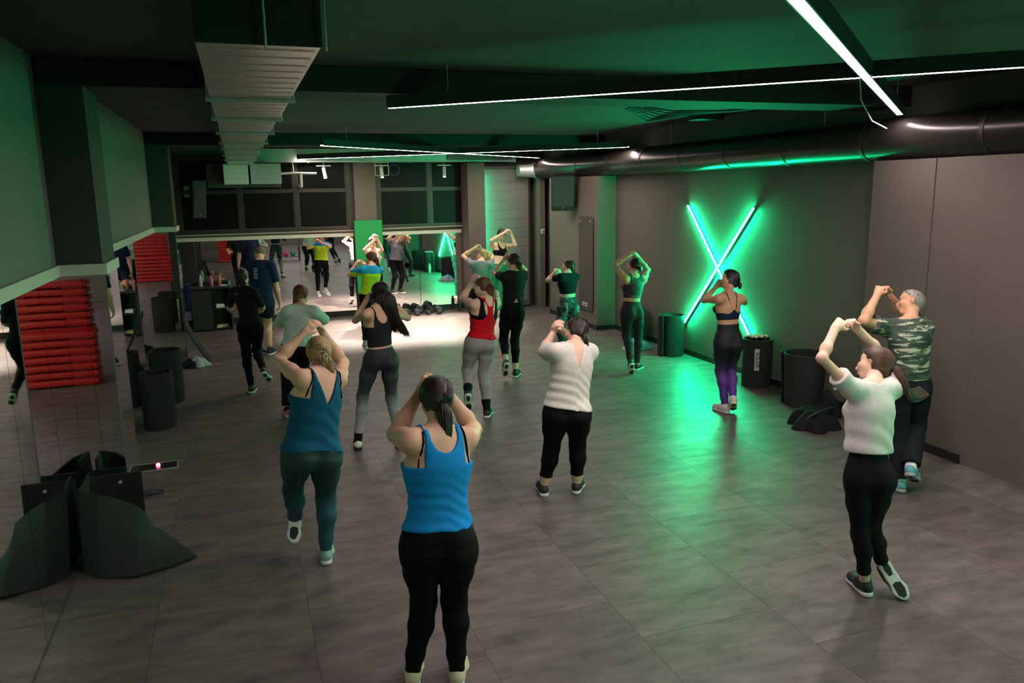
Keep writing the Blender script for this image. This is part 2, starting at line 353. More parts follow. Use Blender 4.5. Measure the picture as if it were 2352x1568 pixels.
# rectangular duct along the room
t = thing('ventilation_duct', 'long galvanised rectangular air duct hanging under the ceiling', 'duct', (.13, 3.2, 3.1))
ys = [0, 1.78, 3.05, 4.42, 5.85, 7.1, 8.65, 10.4, 12.15]
for k in range(8):
    wd = .225 if k < 2 else .215
    m = MB().span((-wd, ys[k] + .004, 0), (wd, ys[k + 1] - .004, .36))
    s = m.obj('duct_section', M_galv, t)
    nr = 9 if k == 0 else 6
    for q in range(nr):
        y = ys[k] + (q + .6) / (nr + .2) * (ys[k + 1] - ys[k]); MB().box((0, y, -.001), (wd * 2 - .03, .05 if q % 2 else .03, .006), None, .0028).obj('rib', M_galv, s)
    MB().span((-wd - .010, ys[k + 1] - .014, -.010), (wd + .010, ys[k + 1] + .014, .37)).obj('flange', M_galv2, t)
MB().span((-.228, -.012, -.004), (.228, .002, .362)).obj('end_plate', mat('duct_dark_face', (.02, .021, .021), .7), t)
for k in range(0, 8):
    for s in (-.24, .24):
        MB().tube([(s, ys[k + 1] - .05, -.02), (s, ys[k + 1] - .05, .399)], .005, 6).obj('threaded_rod', M_galv2, t)
    MB().span((-.25, ys[k + 1] - .060, -.026), (.25, ys[k + 1] - .040, -.008)).obj('hanger_rail', M_galv2, t)
MB().tube([(0.02, -.03, -.02), (0.02, -.03, .4)], .005, 6).obj('threaded_rod', M_galv2, t)
MB().tube([(.24, -.03, -.02), (.24, -.03, .4)], .004, 6).obj('threaded_rod', M_galv2, t)
# outlet boxes
b1 = thing('air_outlet_box', 'pale square air box at far end of the long duct', 'vent box', (.045, 15.42, 2.74))
MB().span((-.215, 0, 0), (.215, .5, .355), .006).obj('body', mat('pale_sheet', (.85, .83, .81), .5, .0), b1)
for z in (.10, .19): MB().span((-.212, -.004, z), (.212, .002, z + .004)).obj('seam', M_galv2, b1)
b2 = thing('air_outlet_box', 'grey square air box beside the pale one, next to pipe', 'vent box', (.575, 15.52, 2.74))
MB().span((-.275, 0, 0), (.27, .42, .37), .006).obj('body', mat('grey_sheet', (.50, .51, .50), .5, .1), b2)
MB().span((-1.05, .425, -.06), (.28, .5, .38)).obj('backing_board', mat('board_dark', (.07, .06, .055), .7), b2)
# cross duct at the back
t = thing('cross_duct', 'wide rectangular duct crossing the back of the room', 'duct', (.40, 16.04, 3.15))
xs = [0, 1.0, 2.05, 3.05, 3.72, 5.28]
for k in range(5):
    s = MB().span((xs[k] + .003, 0, 0), (xs[k + 1] - .003, .30, .255)).obj('duct_section', M_galv2, t)
    MB().span((xs[k + 1] - .012, -.012, -.012), (xs[k + 1] + .012, .31, .262)).obj('flange', M_galv2, t)
g = MB().span((3.78, -.012, .03), (5.2, -.003, .225)).obj('grille', mat('grille_black', (.02, .03, .025), .5), t)
for k in range(5): MB().box((4.49, -.018, .055 + k * .036), (1.40, .010, .012), Matrix.Rotation(.5, 3, 'X')).obj('louver', M_galv2, g)
# round black pipe along the right wall
t = thing('round_duct', 'large glossy black round ventilation pipe along the right wall', 'duct', (6.235, 0, 2.985))
ys = [-8.8, -1.2, 1.2, 3.4, 5.15, 6.55, 7.8, 8.95, 10.05, 11.2, 12.4, 13.7, 15.9]
for k in range(12):
    MB().tube([(0, ys[k] + .01, 0), (0, ys[k + 1] - .01, 0)], .205, 32).obj('pipe_section', M_blackpipe, t, smooth=True)
    MB().tube([(0, ys[k + 1] - .022, 0), (0, ys[k + 1] + .022, 0)], .2105, 32).obj('seam_ring', M_black, t, smooth=True)
MB().tube([(0, 15.92, 0), (-.05, 15.99, -.02), (-.22, 16.01, -.03), (-.50, 16.01, -.03)], [.205, .19, .14, .12], 24).obj('elbow', M_galv2, t, smooth=True)
for y in (4.4, 7.3, 10.6, 14.2):
    MB().tube([(.0, y, .19), (.0, y, .51)], .006, 6).obj('hanger', M_galv2, t)

# track spots
for k, (x, ya) in enumerate(((1.69, .1), (2.83, 0), (4.14, -.12))):
    t = thing('track_spotlight', ['white track spotlight left of the back column', 'white track spotlight right of the back column', 'white track spotlight above the right back mirror'][k], 'spotlight', (x, 16.10, 3.07), 0, 'track spotlights')
    MB().span((-.14, -.015, 0), (.14, .015, .02)).obj('track_plate', M_white, t)
    MB().tube([(0, 0, 0), (0, 0, -.055)], .01, 8).obj('stem', M_white, t)
    d = Vector((ya, -.42, -1)).normalized(); c = Vector((0, 0, -.05))
    MB().tube([c - d * .02, c + d * .19], .036, 16).obj('barrel', M_white, t, smooth=True)
    MB().tube([c + d * .186, c + d * .1905], .031, 16).obj('lens', emat('spot_lens', (1, .92, .8), 6), t)
    MB().tube([(0, 0, .02), (0, 0, .079)], .006, 6).obj('hanger', M_galv2, t)
    l = bpy.data.lights.new('spot', 'SPOT'); l.energy = SPOT; l.color = (1, .86, .74); l.spot_size = 1.0; l.spot_blend = .7; l.shadow_soft_size = .03
    lo = bpy.data.objects.new('spot_light', l); COL.objects.link(lo); lo.parent = t; lo.location = c + d * .2
    lo.rotation_euler = Vector((d.x, d.y - .04, d.z)).to_track_quat('-Z', 'Y').to_euler()
# condensate pipe under cross duct
t = tag(MB().tube([(.86, 15.8, 2.93), (1.1, 15.8, 2.94), (1.40, 15.8, 2.93), (1.52, 15.8, 2.93)], .022, 10).tube([(1.22, 15.8, 2.93), (1.22, 15.8, 2.69), (1.22, 16.42, 2.69)], .03, 10).tube([(1.1, 15.8, 2.94), (1.1, 16.05, 3.149)], .006).obj('drain_pipe', mat('pipe_grey', (.42, .40, .37), .4), smooth=True), 'pale drain pipe below the cross duct, beside the grey box', 'pipe')
# framed box and blue hoop hung by the windows
t = thing('wire_frame_box', 'small metal frame box hanging under the cross duct', 'frame', (2.86, 16.2, 2.882))
for q in (((-.14, 0, 0), (.14, .02, .012)), ((-.14, 0, .255), (.14, .02, .267)), ((-.14, 0, .012), (-.128, .02, .255)), ((.128, 0, .012), (.14, .02, .255))): MB().span(*q).obj('bar', M_trim, t)
pts = [(3.13 + .105 * math.cos(a), 16.3, 3.0 + .105 * math.sin(a)) for a in [2 * PI * k / 32 for k in range(33)]]
tag(MB().tube(pts, .008, 8, False).obj('cable_ring', mat('blue_ring', (.03, .1, .3), .5), smooth=True), 'coiled blue cable ring hanging right of the back column', 'cable')
# ceiling cables on the right
t = thing('ceiling_cables', 'bundle of black cables under the ceiling near the round pipe', 'cable', (5.2, 8, 3.45))
for k in range(6):
    p = [(-.85 + .02 * k, .2 + .08 * k, .02), (-.3, .32 + .12 * k, -.02 - .012 * k), (.3, .1 + .13 * k, -.03 + .006 * k), (.95, -.6 + .12 * k, .0)]
    MB().tube(p, .011, 6).obj('cable', M_black, t)
MB().span((.45, .95, -.05), (.85, 1.2, .045), .01).obj('junction_box', M_blackpl, t)
MB().tube([(-.9, .25, .04), (-.89, .2, -.05), (-.84, .15, -.09), (-.78, .15, -.07), (-.74, .2, .0)], .004, 6).obj('cable', M_white, t)
t = tag(MB().tube([(5.4, 5.9, 3.49), (5.43, 5.9, 3.3), (5.55, 5.88, 3.12), (5.7, 5.85, 3.05)], .006, 6).obj('lamp_cable', M_white), 'pale supply cable curling down beside the round pipe', 'cable')
# loudspeakers
def speaker(loc, rz, tilt, label, w_=.30, h_=.62, d_=.30, reach=.12):
    t = thing('loudspeaker', label, 'speaker', loc, rz); Rx = Matrix.Rotation(tilt, 3, 'X')
    M = Rx.to_4x4()
    MB().prism([(-w_ / 2, -d_ / 2), (w_ / 2, -d_ / 2), (w_ * .32, d_ / 2), (-w_ * .32, d_ / 2)], -h_ / 2, h_ / 2, M).obj('cabinet', M_blackpl, t)
    MB().box(Rx @ Vector((0, -d_ / 2 - .006, .03)), (w_ - .03, .012, h_ - .10), Rx, .004).obj('grille', mat('speaker_grille', (.03, .03, .032), .6, bump=.3, bscale=900), t)
    MB().box(Rx @ Vector((0, -d_ / 2 - .006, -h_ / 2 + .06)), (.02, .01, .012), Rx).obj('badge', M_badge, t)
    MB().tube([Rx @ Vector((0, d_ / 2 - .02, .1)), (0, d_ / 2 + reach, .12)], .018, 8).span((-.05, d_ / 2 + reach - .02, .02), (.05, d_ / 2 + reach, .22)).obj('wall_bracket', M_blackpl, t)
speaker((5.86, 13.85, 2.50), 1.05 - PI / 2 + .1, .16, 'black loudspeaker tilted down on the right wall column', .44, .66, .30)
speaker((-.67, 15.9, 2.50), .35, .22, 'dark loudspeaker hanging in the upper left back corner', .24, .70, .26, .50)

# ================================================================== GYM EQUIPMENT
# wall plates, panels
g = thing('hanging_mat', 'flat bright green mat hanging on the back column', 'mat', (2.545, 16.30, .48))
MB().span((-.285, 0, 0), (.285, .045, 1.51), .008).obj('foam', mat('green_foam', (.0, .30, .07), .7, bump=.1, bscale=300), g)
sw = thing('wall_dial', 'small pale wall dial plate near the service door', 'switch', (6.262, 15.935, 1.66))
MB().span((-.045, 0, -.05), (.045, .014, .05), .003).obj('plate', M_white, sw)
MB().tube([(0, -.001, 0), (0, -.016, 0)], .028, 20).obj('knob', mat('dial_dark', (.03, .06, .1), .4), sw)
MB().tube([(0, -.015, 0), (0, -.019, 0)], .012, 12).obj('pointer', M_white, sw)
# mat hanging on the right column
g = thing('hanging_mat', 'tall dark brown exercise mat hanging on the right column', 'mat', (6.078, 12.97, .32))
M_brown = mat('brown_foam', (.060, .048, .042), .8, bump=.12, bscale=350)
rr = .05; poly = []
for cx_, cy_, a0 in ((.60 - rr, 1.73 - rr, 0), (rr, 1.73 - rr, 90), (rr, rr, 180), (.60 - rr, rr, 270)):
    for q in range(5): a = math.radians(a0 + q * 22.5); poly.append((cx_ + rr * math.cos(a), cy_ + rr * math.sin(a)))
MM = Matrix(((0, 0, -1, 0), (1, 0, 0, 0), (0, 1, 0, 0), (0, 0, 0, 1)))
MB().prism(poly, 0, .022, MM).obj('foam', M_brown, g)
for y in (.08, .52): MB().tube([(-.022, y, 1.65), (-.03, y, 1.65)], .014, 12).obj('grommet', M_badge, g)
bd = MB().span((-.026, .20, .07), (-.022, .42, .14)).obj('badge', M_badge, g)
tm = put('lettering', text_mesh('airex', .075, M_black), bd, (-.0275, .31, .105)); tm.rotation_euler = (PI / 2, 0, -PI / 2)

# standing rolled mats
def rolled_mat(loc, rz, label, r=.20, h=.62, turns=1.5, logo=False, tip=(0, 0), grp='rolled mats standing on end', flare=0., r_in=.55):
    t = thing('rolled_mat', label, 'mat', loc, rz, grp)
    n = 44; rows = []
    for i in range(n + 1):
        f = i / n; a = f * turns * 2 * PI; rad = r * (r_in + (1 - r_in) * min(1, f * 1.3))
        if f > .85: rad += (f - .85) * flare
        rows.append([((rad + tip[0] * z) * math.cos(a) + tip[1] * z, (rad + tip[0] * z) * math.sin(a), z) for z in (.0, .03, h * .35, h * .7, h - .03, h)])
    MB().sheet(rows, .016).obj('foam_sheet', M_dkfoam, t, smooth=True)
    if logo:
        b = MB().span((-.03, -r - .0165, .24), (.03, -r - .010, .52)).obj('badge', M_badge, t)
        tm_ = put('lettering', text_mesh('airex', .10, M_black, .0008), b, (0, -r - .0178, .38)); tm_.rotation_euler = (PI / 2, -PI / 2, 0)
    return t
rolled_mat((6.20, 10.38, 0), 1.0, 'upright rolled mat left of the neon cross foot, lit green', .205, .63, 1.4)
rolled_mat((6.22, 8.32, 0), -.55, 'upright rolled mat with pale badge and pink towel on top', .205, .62, 1.3, True)
rolled_mat((6.17, 7.34, 0), .9, 'wide open rolled mat beside the black bag', .225, .62, 1.25, False, (.05, 0), r_in=.8)
rolled_mat((6.24, 11.62, 0), 2.2, 'upright rolled mat half hidden behind the woman in print top', .19, .56, 1.4)
rolled_mat((-1.01, 9.30, 0), .4, 'front one of two rolled mats by the left mirror', .19, .63, 1.3)
rolled_mat((-1.00, 10.45, 0), 1.2, 'rear one of two rolled mats by the left mirror', .20, .66, 1.2, r_in=.75)
# mat fallen open in the near left corner: a long sheet folded at the corner
g = thing('folded_mat', 'dark grey mat slumped open in the corner of near pillar', 'mat', (-1.0, 5.9, 0))
def strip(pts, W=.58):
    rows = []
    for (x, y, ang, dx, dy) in pts:
        L = math.hypot(dx, dy); nx, ny = dx / L, dy / L
        row = []
        for q in range(9):
            s = q / 8 * W
            bend = ang
            row.append((x + 1.0 + nx * s * math.cos(bend), y - 5.9 + ny * s * math.cos(bend), .014 + s * math.sin(bend) * (1 if s < W else 1)))
        rows.append(row)
    return rows
def lerp_pts(K, n):
    out = []
    for i in range(n + 1):
        f = i / n * (len(K) - 1); k = min(int(f), len(K) - 2); u = f - k; u2 = u * u * (3 - 2 * u)
        out.append(tuple(K[k][c] * (1 - u2) + K[k + 1][c] * u2 for c in range(5)))
    return out
K1 = [(-.83, 6.17, 1.48, 0, 1), (-1.0, 6.18, 1.48, 0, 1), (-1.18, 6.17, 1.48, 0, 1)]
K2 = [(-1.19, 6.06, 1.45, .3, 1), (-1.18, 5.68, 1.28, -.05, 1), (-1.06, 5.55, 1.08, -.05, 1), (-.84, 5.48, .60, .0, 1), (-.62, 5.55, .18, -.30, 1), (-.46, 5.65, .02, -.5, 1)]
MB().sheet(strip(lerp_pts(K1, 10) , .50), .015).obj('upright_flap', M_dkfoam, g, smooth=True)
MB().sheet(strip(lerp_pts(K2, 36), .56), .015).obj('fallen_flap', M_dkfoam, g, smooth=True)
for x in (-.98,): MB().tube([(x + 1.0, .308, .45), (x + 1.0, .298, .45)], .012, 12).obj('grommet', M_badge, g)
# leaning mat behind the far pillar
g = thing('leaning_mat', 'dark mat leaning in a slope against the far pillar', 'mat', (-.9, 13.05, 0))
rows = [[(.02 + .33 * (1 - f) ** 1.6 - .02, .02 + q * .10 - .30 - .12 * (1 - f), .02 + .72 * f) for q in range(6)] for f in [k / 10 for k in range(11)]]
MB().sheet(rows, .016).obj('foam_sheet', M_dkfoam, g, smooth=True)
# red aerobic steps in two stacks under the viewer (seen in the mirrors)
M_red = mat('red_plastic', (.55, .008, .010), .45)
M_red2 = mat('red_plastic_dark', (.30, .004, .006), .5)
def make_step(label, loc, rz, grp):
    t = thing('aerobic_step', label, 'step platform', loc, rz, grp)
    MB().box((0, 0, .062), (1.06, .40, .078), None, .020).box((0, 0, .103), (.96, .33, .010), None, .004).obj('platform', M_red, t, smooth=True)
    for s in (-1, 1): MB().box((s * .36, 0, .022), (.26, .36, .044), None, .010).obj('support_foot', M_red2, t, smooth=True)
    return t
ORD = ['lowest', 'second', 'third', 'fourth', 'fifth', 'sixth', 'seventh', 'eighth', 'ninth', 'tenth', 'eleventh', 'twelfth', 'thirteenth']
s0 = make_step('lowest red aerobic step of the tall stack in the corner mirror', (.15, .15, 0), 0, 'tall stack of red steps')
for k in range(1, 13): dup(s0, (.15 + random.uniform(-.012, .012), .15 + random.uniform(-.01, .01), k * .108), 0, '%s red aerobic step from the floor in the tall stack' % ORD[k])
s1 = make_step('lowest red aerobic step of the low stack in the corner mirror', (.05, .62, 0), 0, 'low stack of red steps')
for k in range(1, 7): dup(s1, (.05 + random.uniform(-.012, .012), .62 + random.uniform(-.01, .01), k * .108), 0, '%s red aerobic step from the floor in the low stack' % ORD[k])
# ball rack behind the viewer, reflected far away
t = thing('ball_rack', 'low dark rack with balls reflected in the back mirror', 'rack', (2.0, 1.2, 0), 0)
for x in (-.5, .5): MB().span((x - .02, -.15, 0), (x + .02, .15, .55)).obj('side_frame', M_blackpl, t)
for z in (.12, .5): MB().span((-.5, -.14, z), (.5, .14, z + .02)).obj('shelf', M_blackpl, t)
for k, (x, c, nm) in enumerate(((-.28, (.7, .5, .05), 'yellow'), (.0, (.6, .05, .12), 'pink'), (.27, (.02, .3, .1), 'green'))):
    b_ = thing('medicine_ball', '%s medicine ball on the lower shelf of the rack' % nm, 'ball', (2.0 + x, 1.2, .141))
    m = MB(); bmesh.ops.create_uvsphere(m.bm, u_segments=20, v_segments=14, radius=.11); m.obj('shell', mat('ball_' + nm, c, .5), b_, (0, 0, .11), smooth=True)
    MB().tube([(0, 0, .217), (0, 0, .222)], .015, 10).obj('valve', M_black, b_)

# bottles
def bottle(loc, label, col, h=.24, r=.034, capc=(.6, .6, .6), loop=False, rough=.3):
    t = thing('water_bottle', label, 'bottle', loc)
    MB().lathe([(r * .9, 0), (r, .008), (r, h * .74), (r * .92, h * .80), (r * .55, h * .86), (r * .5, h * .89)], n=20).obj('body', mat('bottle_%.2f%.2f%.2f' % col, col, rough), t, smooth=True)
    MB().lathe([(r * .6, h * .88), (r * .62, h * .885), (r * .62, h * .97), (r * .5, h)], n=16).obj('cap', mat('cap_%.2f%.2f' % capc[:2], capc, .4), t, smooth=True)
    if loop: MB().tube([(r * .55 * math.cos(a), 0, h * .97 + r * .9 * math.sin(a)) for a in [PI * q / 10 for q in range(11)]], .005, 6).obj('carry_loop', mat('cap_%.2f%.2f' % capc[:2], capc, .4), t, smooth=True)
    return t
bottle((6.12, 8.66, 0), 'pale mint steel bottle with loop cap beside the badge roll', (.42, .62, .50), .27, .042, (.45, .6, .5), True)
bottle((-.86, 6.00, .002), 'red bottle tucked behind the slumped mat', (.60, .02, .02), .26, .037, (.7, .7, .7))
bottle((-1.03, 7.30, 0), 'light green clear bottle on floor beyond near pillar', (.25, .55, .38), .23, .032, (.6, .7, .62))
bottle((4.42, 16.20, 0), 'dark bottle standing before the right back mirror', (.03, .03, .03), .26, .036, (.1, .1, .1))
bottle((-.75, 15.95, .832), 'clear bottle on top of the black cabinet', (.5, .5, .5), .22, .033, (.7, .6, .6))
bottle((-.56, 15.92, .832), 'pink bottle on top of the black cabinet', (.6, .12, .25), .2, .035, (.7, .2, .3))
bottle((-.42, 16.06, .832), 'orange bottle on top of the black cabinet', (.6, .13, .06), .21, .03, (.5, .1, .05))
# towel on the badge roll
rows = [[(6.09 + .022 * i, 8.22 + .04 * j, .652 + .012 * math.sin(i * 1.7 + j) + .02 * math.sin(j * 2.3) * (i % 2)) for j in range(6)] for i in range(12)]
tw = thing('towel', 'crumpled pink towel lying on the badge roll', 'towel', (0, 0, 0))
MB().sheet(rows, .012).obj('cloth', mat('pink_cloth', (.62, .22, .22), .9), tw, smooth=True)
MB().tube([(6.28, 8.3, .68), (6.31, 8.34, .70), (6.30, 8.42, .69)], .004, 6).obj('cord', M_black, tw)
# heaps
def heap(name, label, cat, loc, size, mats, seed=1, n=3, lumps=6):
    t = thing(name, label, cat, loc); rs = np.random.RandomState(seed)
    for k, (nm, m_) in enumerate(mats):
        cx_, cy_ = (rs.rand(2) - .5) * np.array(size[:2]) * .5
        sx, sy, sz = size[0] * .38, size[1] * .38, size[2] * (1 - .2 * k)
        N = 22; ph = rs.rand(lumps, 4)
        rows = []
        for i in range(N):
            row = []
            for j in range(N):
                u, v = i / (N - 1) * 2 - 1, j / (N - 1) * 2 - 1
                rad = max(abs(u), abs(v)); L = math.hypot(u, v) or 1; u2, v2 = u / L * rad, v / L * rad
                z = sz * max(0, 1 - rad ** 4.0) * (.78 + .22 * math.sin(3.2 * u + ph[0, 0] * 6) * math.cos(3 * v + ph[0, 1] * 6))
                w_ = 1 + .18 * math.sin(5 * math.atan2(v, u + 1e-6) + ph[1, 0] * 6)
                row.append((cx_ + u2 * sx * w_, cy_ + v2 * sy * w_, .008 + max(0, z + .012 * math.sin(9 * u + 6 * v + ph[2, 0] * 6) * (1 - rad))))
            rows.append(row)
        MB().sheet(rows, .008).obj(nm, m_, t, smooth=True)
    return t
hb = heap('sports_bag', 'slumped black sports bag on floor beside wide rolled mat', 'bag', (5.74, 6.60, 0), (.62, .55, .22), [('bag_body', mat('black_nylon', (.008, .008, .009), .8, spec=.15, bump=.3, bscale=60)), ('bag_flap', mat('black_nylon', (.012, .012, .014), .7))], 3)
MB().tube([(-.2, -.1, .12), (-.1, -.16, .2), (.08, -.14, .22), (.2, -.05, .12)], .014, 8).obj('strap', M_black, hb, smooth=True)
heap('jacket', 'dark jacket heaped behind the black bag at wall', 'clothing', (6.22, 6.86, 0), (.34, .42, .30), [('cloth', mat('navy_cloth', (.009, .010, .016), .85, spec=.15))], 9)
MB().prism([(6.17, 6.82), (6.24, 6.84), (6.22, 6.90)], .29, .30).obj('tissue', M_white)
bpy.data.objects['tissue'].data.name = 'tissue'; tag(bpy.data.objects['tissue'], 'small white tissue on the dark jacket', 'tissue')
heap('clothes_pile', 'pale blue and grey clothes heaped between two rolled mats', 'clothing', (6.02, 10.92, 0), (.55, .5, .16), [('blue_cloth', mat('light_blue_cloth', (.12, .33, .46), .85)), ('grey_cloth', mat('grey_cloth', (.33, .34, .36), .85))], 5)
heap('clothes_pile', 'grey clothes and shoes heaped at foot of leaning mat', 'clothing', (-.80, 12.42, 0), (.42, .36, .14), [('grey_cloth', mat('grey_cloth', (.33, .34, .36), .85)), ('dark_cloth', mat('navy_cloth', (.009, .010, .016), .85, spec=.15))], 8)
# pouch
p_ = thing('pouch', 'small dark pouch with loop on floor near the green bottle', 'pouch', (-.93, 7.09, 0), .3)
MB().box((0, 0, .022), (.13, .075, .042), None, .016).obj('case', mat('pouch_violet', (.03, .025, .06), .5), p_, smooth=True)
MB().tube([(.05 * math.cos(a) + .09, .04 * math.sin(a), .012) for a in [2 * PI * q / 16 for q in range(17)]], .006, 6, False).obj('loop', M_black, p_)
# floor plate with its pink reflection made as a glowing stud
p_ = thing('floor_box', 'flat black floor plate with pink reflection made to glow', 'floor box', (-.92, 7.85, 0), .03)
MB().span((-.19, -.10, .0005), (.19, .10, .006)).obj('plate', mat('plate_black', (.015, .012, .012), .25), p_)
for q in (((-.20, -.11, 0), (-.19, .11, .009)), ((.19, -.11, 0), (.20, .11, .009)), ((-.19, .10, 0), (.19, .11, .009)), ((-.19, -.11, 0), (.19, -.10, .009))): MB().span(*q).obj('rim', M_galv2, p_)
MB().lathe([(.018, .006), (.018, .02), (.01, .026)], (.02, .02, 0), 14).obj('lamp', emat('pink_reflection', (1, .12, .35), 14), p_, smooth=True)  # glowing stud in place of a pink reflection, the plate has no lamp
# black open cabinet at the back left
t = thing('open_cabinet', 'black open shelf cabinet by the left back mirror', 'cabinet', (-.60, 15.98, 0), .12)
M_cab = mat('black_laminate', (.014, .013, .013), .5)
for q, nm in ((((-.36, -.2, 0), (-.335, .2, .80)), 'side_panel'), (((-.02, -.2, .02), (.0, .2, .78)), 'divider'), (((.335, -.2, 0), (.36, .2, .80)), 'side_panel'), (((-.36, -.2, .80), (.36, .2, .83)), 'top_panel'), (((-.335, .18, .03), (.335, .2, .80)), 'back_panel'), (((-.335, -.2, .02), (.335, .18, .04)), 'shelf'), (((-.0, -.2, .40), (.335, .18, .42)), 'shelf')): MB().span(*q).obj(nm, M_cab, t)
MB().span((-.335, -.2, .04), (-.02, -.185, .78)).obj('door', M_cab, t)
sh = thing('stored_shoe', 'tan shoe on the bottom cabinet shelf', 'shoe', (-.43, 15.93, .042), .5)
MB().box((0, 0, .03), (.24, .085, .05), None, .022).obj('upper', mat('tan', (.45, .28, .16), .6), sh, smooth=True); MB().box((0, 0, .008), (.25, .09, .014), None, .004).obj('sole', M_white, sh)
sh = thing('folded_towel', 'white folded towel on the middle cabinet shelf', 'towel', (-.45, 15.93, .422), .3)
MB().box((0, 0, .03), (.16, .16, .028), None, .01).box((0, 0, .058), (.15, .15, .026), None, .01).box((0,0,.012),(.16,.16,.014),None,.005).obj('cloth', M_white, sh, smooth=True)
heap('magazines', 'loose papers and cloth on top of the black cabinet', 'papers', (-.40, 15.86, .832), (.2, .16, .03), [('sheet', mat('paper_grey', (.3, .32, .36), .7))], 4)
# blue bin, seen in the mirror behind the far pillar
t = thing('waste_bin', 'tall blue bin behind the far pillar, reflected in the mirror', 'bin', (-1.075, 14.22, 0))
MB().lathe([(.115, 0), (.142, .56), (.15, .58), (.15, .61), (.138, .61), (.134, .58), (.105, .03)], n=28).obj('body', mat('blue_bin', (.01, .10, .42), .45), t, smooth=True)
MB().lathe([(.151, .585), (.155, .59), (.155, .605), (.151, .612)], n=28).obj('rim', mat('blue_bin2', (.01, .08, .33), .45), t, smooth=True)
# dumbbells at the foot of the right back mirror
M_iron = mat('iron', (.03, .03, .032), .45, .3)
M_chrome = mat('chrome', (.5, .5, .5), .2, 1.0)
def dumbbell(loc, rz, r, label):
    t = thing('dumbbell', label, 'dumbbell', loc, rz, 'dumbbells at the mirror foot'); X = Matrix.Rotation(PI / 2, 3, 'Y')
    for s in (-1, 1):
        h_ = .05; MB().lathe([(r * .8, -h_ / 2), (r, -h_ / 2 + .01), (r, h_ / 2 - .01), (r * .8, h_ / 2)], (s * .085, 0, r), 6 if r < .06 else 12, X).obj('weight', M_iron, t)
        MB().lathe([(r * .55, -.003), (r * .5, .003)], (s * .112, 0, r), 12, X).obj('end_disc', mat('disc_grey', (.10, .10, .10), .5), t)
    MB().tube([(-.06, 0, r), (.06, 0, r)], .014, 10).obj('handle', M_chrome, t)
pl = ['leftmost', 'second', 'third', 'fourth', 'fifth', 'sixth', 'seventh', 'eighth', 'ninth', 'rightmost']
rs = np.random.RandomState(2)
for k in range(10):
    dumbbell((2.95 + .118 * k, 15.98 + .27 * (k % 2) + rs.rand() * .03, 0), 1.45 + rs.rand() * .2, .05 + .014 * (k % 3), 'dark dumbbell at the right back mirror, %s of the row' % pl[k])

# ================================================================== PEOPLE
F32 = np.float32
def V3(p): return np.array(p, dtype=float)
def nz(v): return v / (np.linalg.norm(v) + 1e-9)
class Grid:
    def __init__(s, lo, hi, h):
        s.o = np.array(lo); s.h = h; s.n = np.ceil((np.array(hi) - s.o) / h).astype(int) + 1
        s.ax = [(s.o[k] + h * np.arange(s.n[k])).astype(F32) for k in range(3)]
    def new(s): return np.full(s.n, .3, F32)
    def prim(s, F, a, b, ra, rb, k=.02, sq=None, pad=.085):
        a = V3(a); b = V3(b); r = max(ra, rb) + pad
        lo = np.minimum(a, b) - r; hi = np.maximum(a, b) + r
        i0 = np.clip(((lo - s.o) / s.h).astype(int), 0, s.n); i1 = np.clip(((hi - s.o) / s.h).astype(int) + 2, 0, s.n)
        if (i1 <= i0).any(): return
        X = s.ax[0][i0[0]:i1[0], None, None] - F32(a[0]); Y = s.ax[1][None, i0[1]:i1[1], None] - F32(a[1]); Z = s.ax[2][None, None, i0[2]:i1[2]] - F32(a[2])
        ba = b - a
        if sq is not None:
            e, q = sq; d = (X * F32(e[0]) + Y * F32(e[1]) + Z * F32(e[2])) * F32(1 / q - 1)
            X = X + d * F32(e[0]); Y = Y + d * F32(e[1]); Z = Z + d * F32(e[2]); ba = ba + e * np.dot(ba, e) * (1 / q - 1)
        bb = np.dot(ba, ba)
        if bb > 1e-8:
            t = np.clip((X * F32(ba[0]) + Y * F32(ba[1]) + Z * F32(ba[2])) / F32(bb), 0, 1)
            X = X - t * F32(ba[0]); Y = Y - t * F32(ba[1]); Z = Z - t * F32(ba[2]); rr = F32(ra) + t * F32(rb - ra)
        else: rr = F32(ra)
        d = np.sqrt(X * X + Y * Y + Z * Z) - rr
        sl = (slice(i0[0], i1[0]), slice(i0[1], i1[1]), slice(i0[2], i1[2])); f = F[sl]
        F[sl] = smin(f, d, k)
    def dot(s, p, d):
        return (s.ax[0] - F32(p[0]))[:, None, None] * F32(d[0]) + (s.ax[1] - F32(p[1]))[None, :, None] * F32(d[1]) + (s.ax[2] - F32(p[2]))[None, None, :] * F32(d[2])
def smin(a, b, k):
    h = np.clip(.5 + .5 * (a - b) / F32(k), 0, 1); return a + (b - a) * h - F32(k) * h * (1 - h)
def smax(a, b, k): return -smin(-a, -b, k)
OFF = [(0, 0, 0), (1, 0, 0), (0, 1, 0), (1, 1, 0), (0, 0, 1), (1, 0, 1), (0, 1, 1), (1, 1, 1)]
EDG = [(0, 1), (2, 3), (4, 5), (6, 7), (0, 2), (1, 3), (4, 6), (5, 7), (0, 4), (1, 5), (2, 6), (3, 7)]
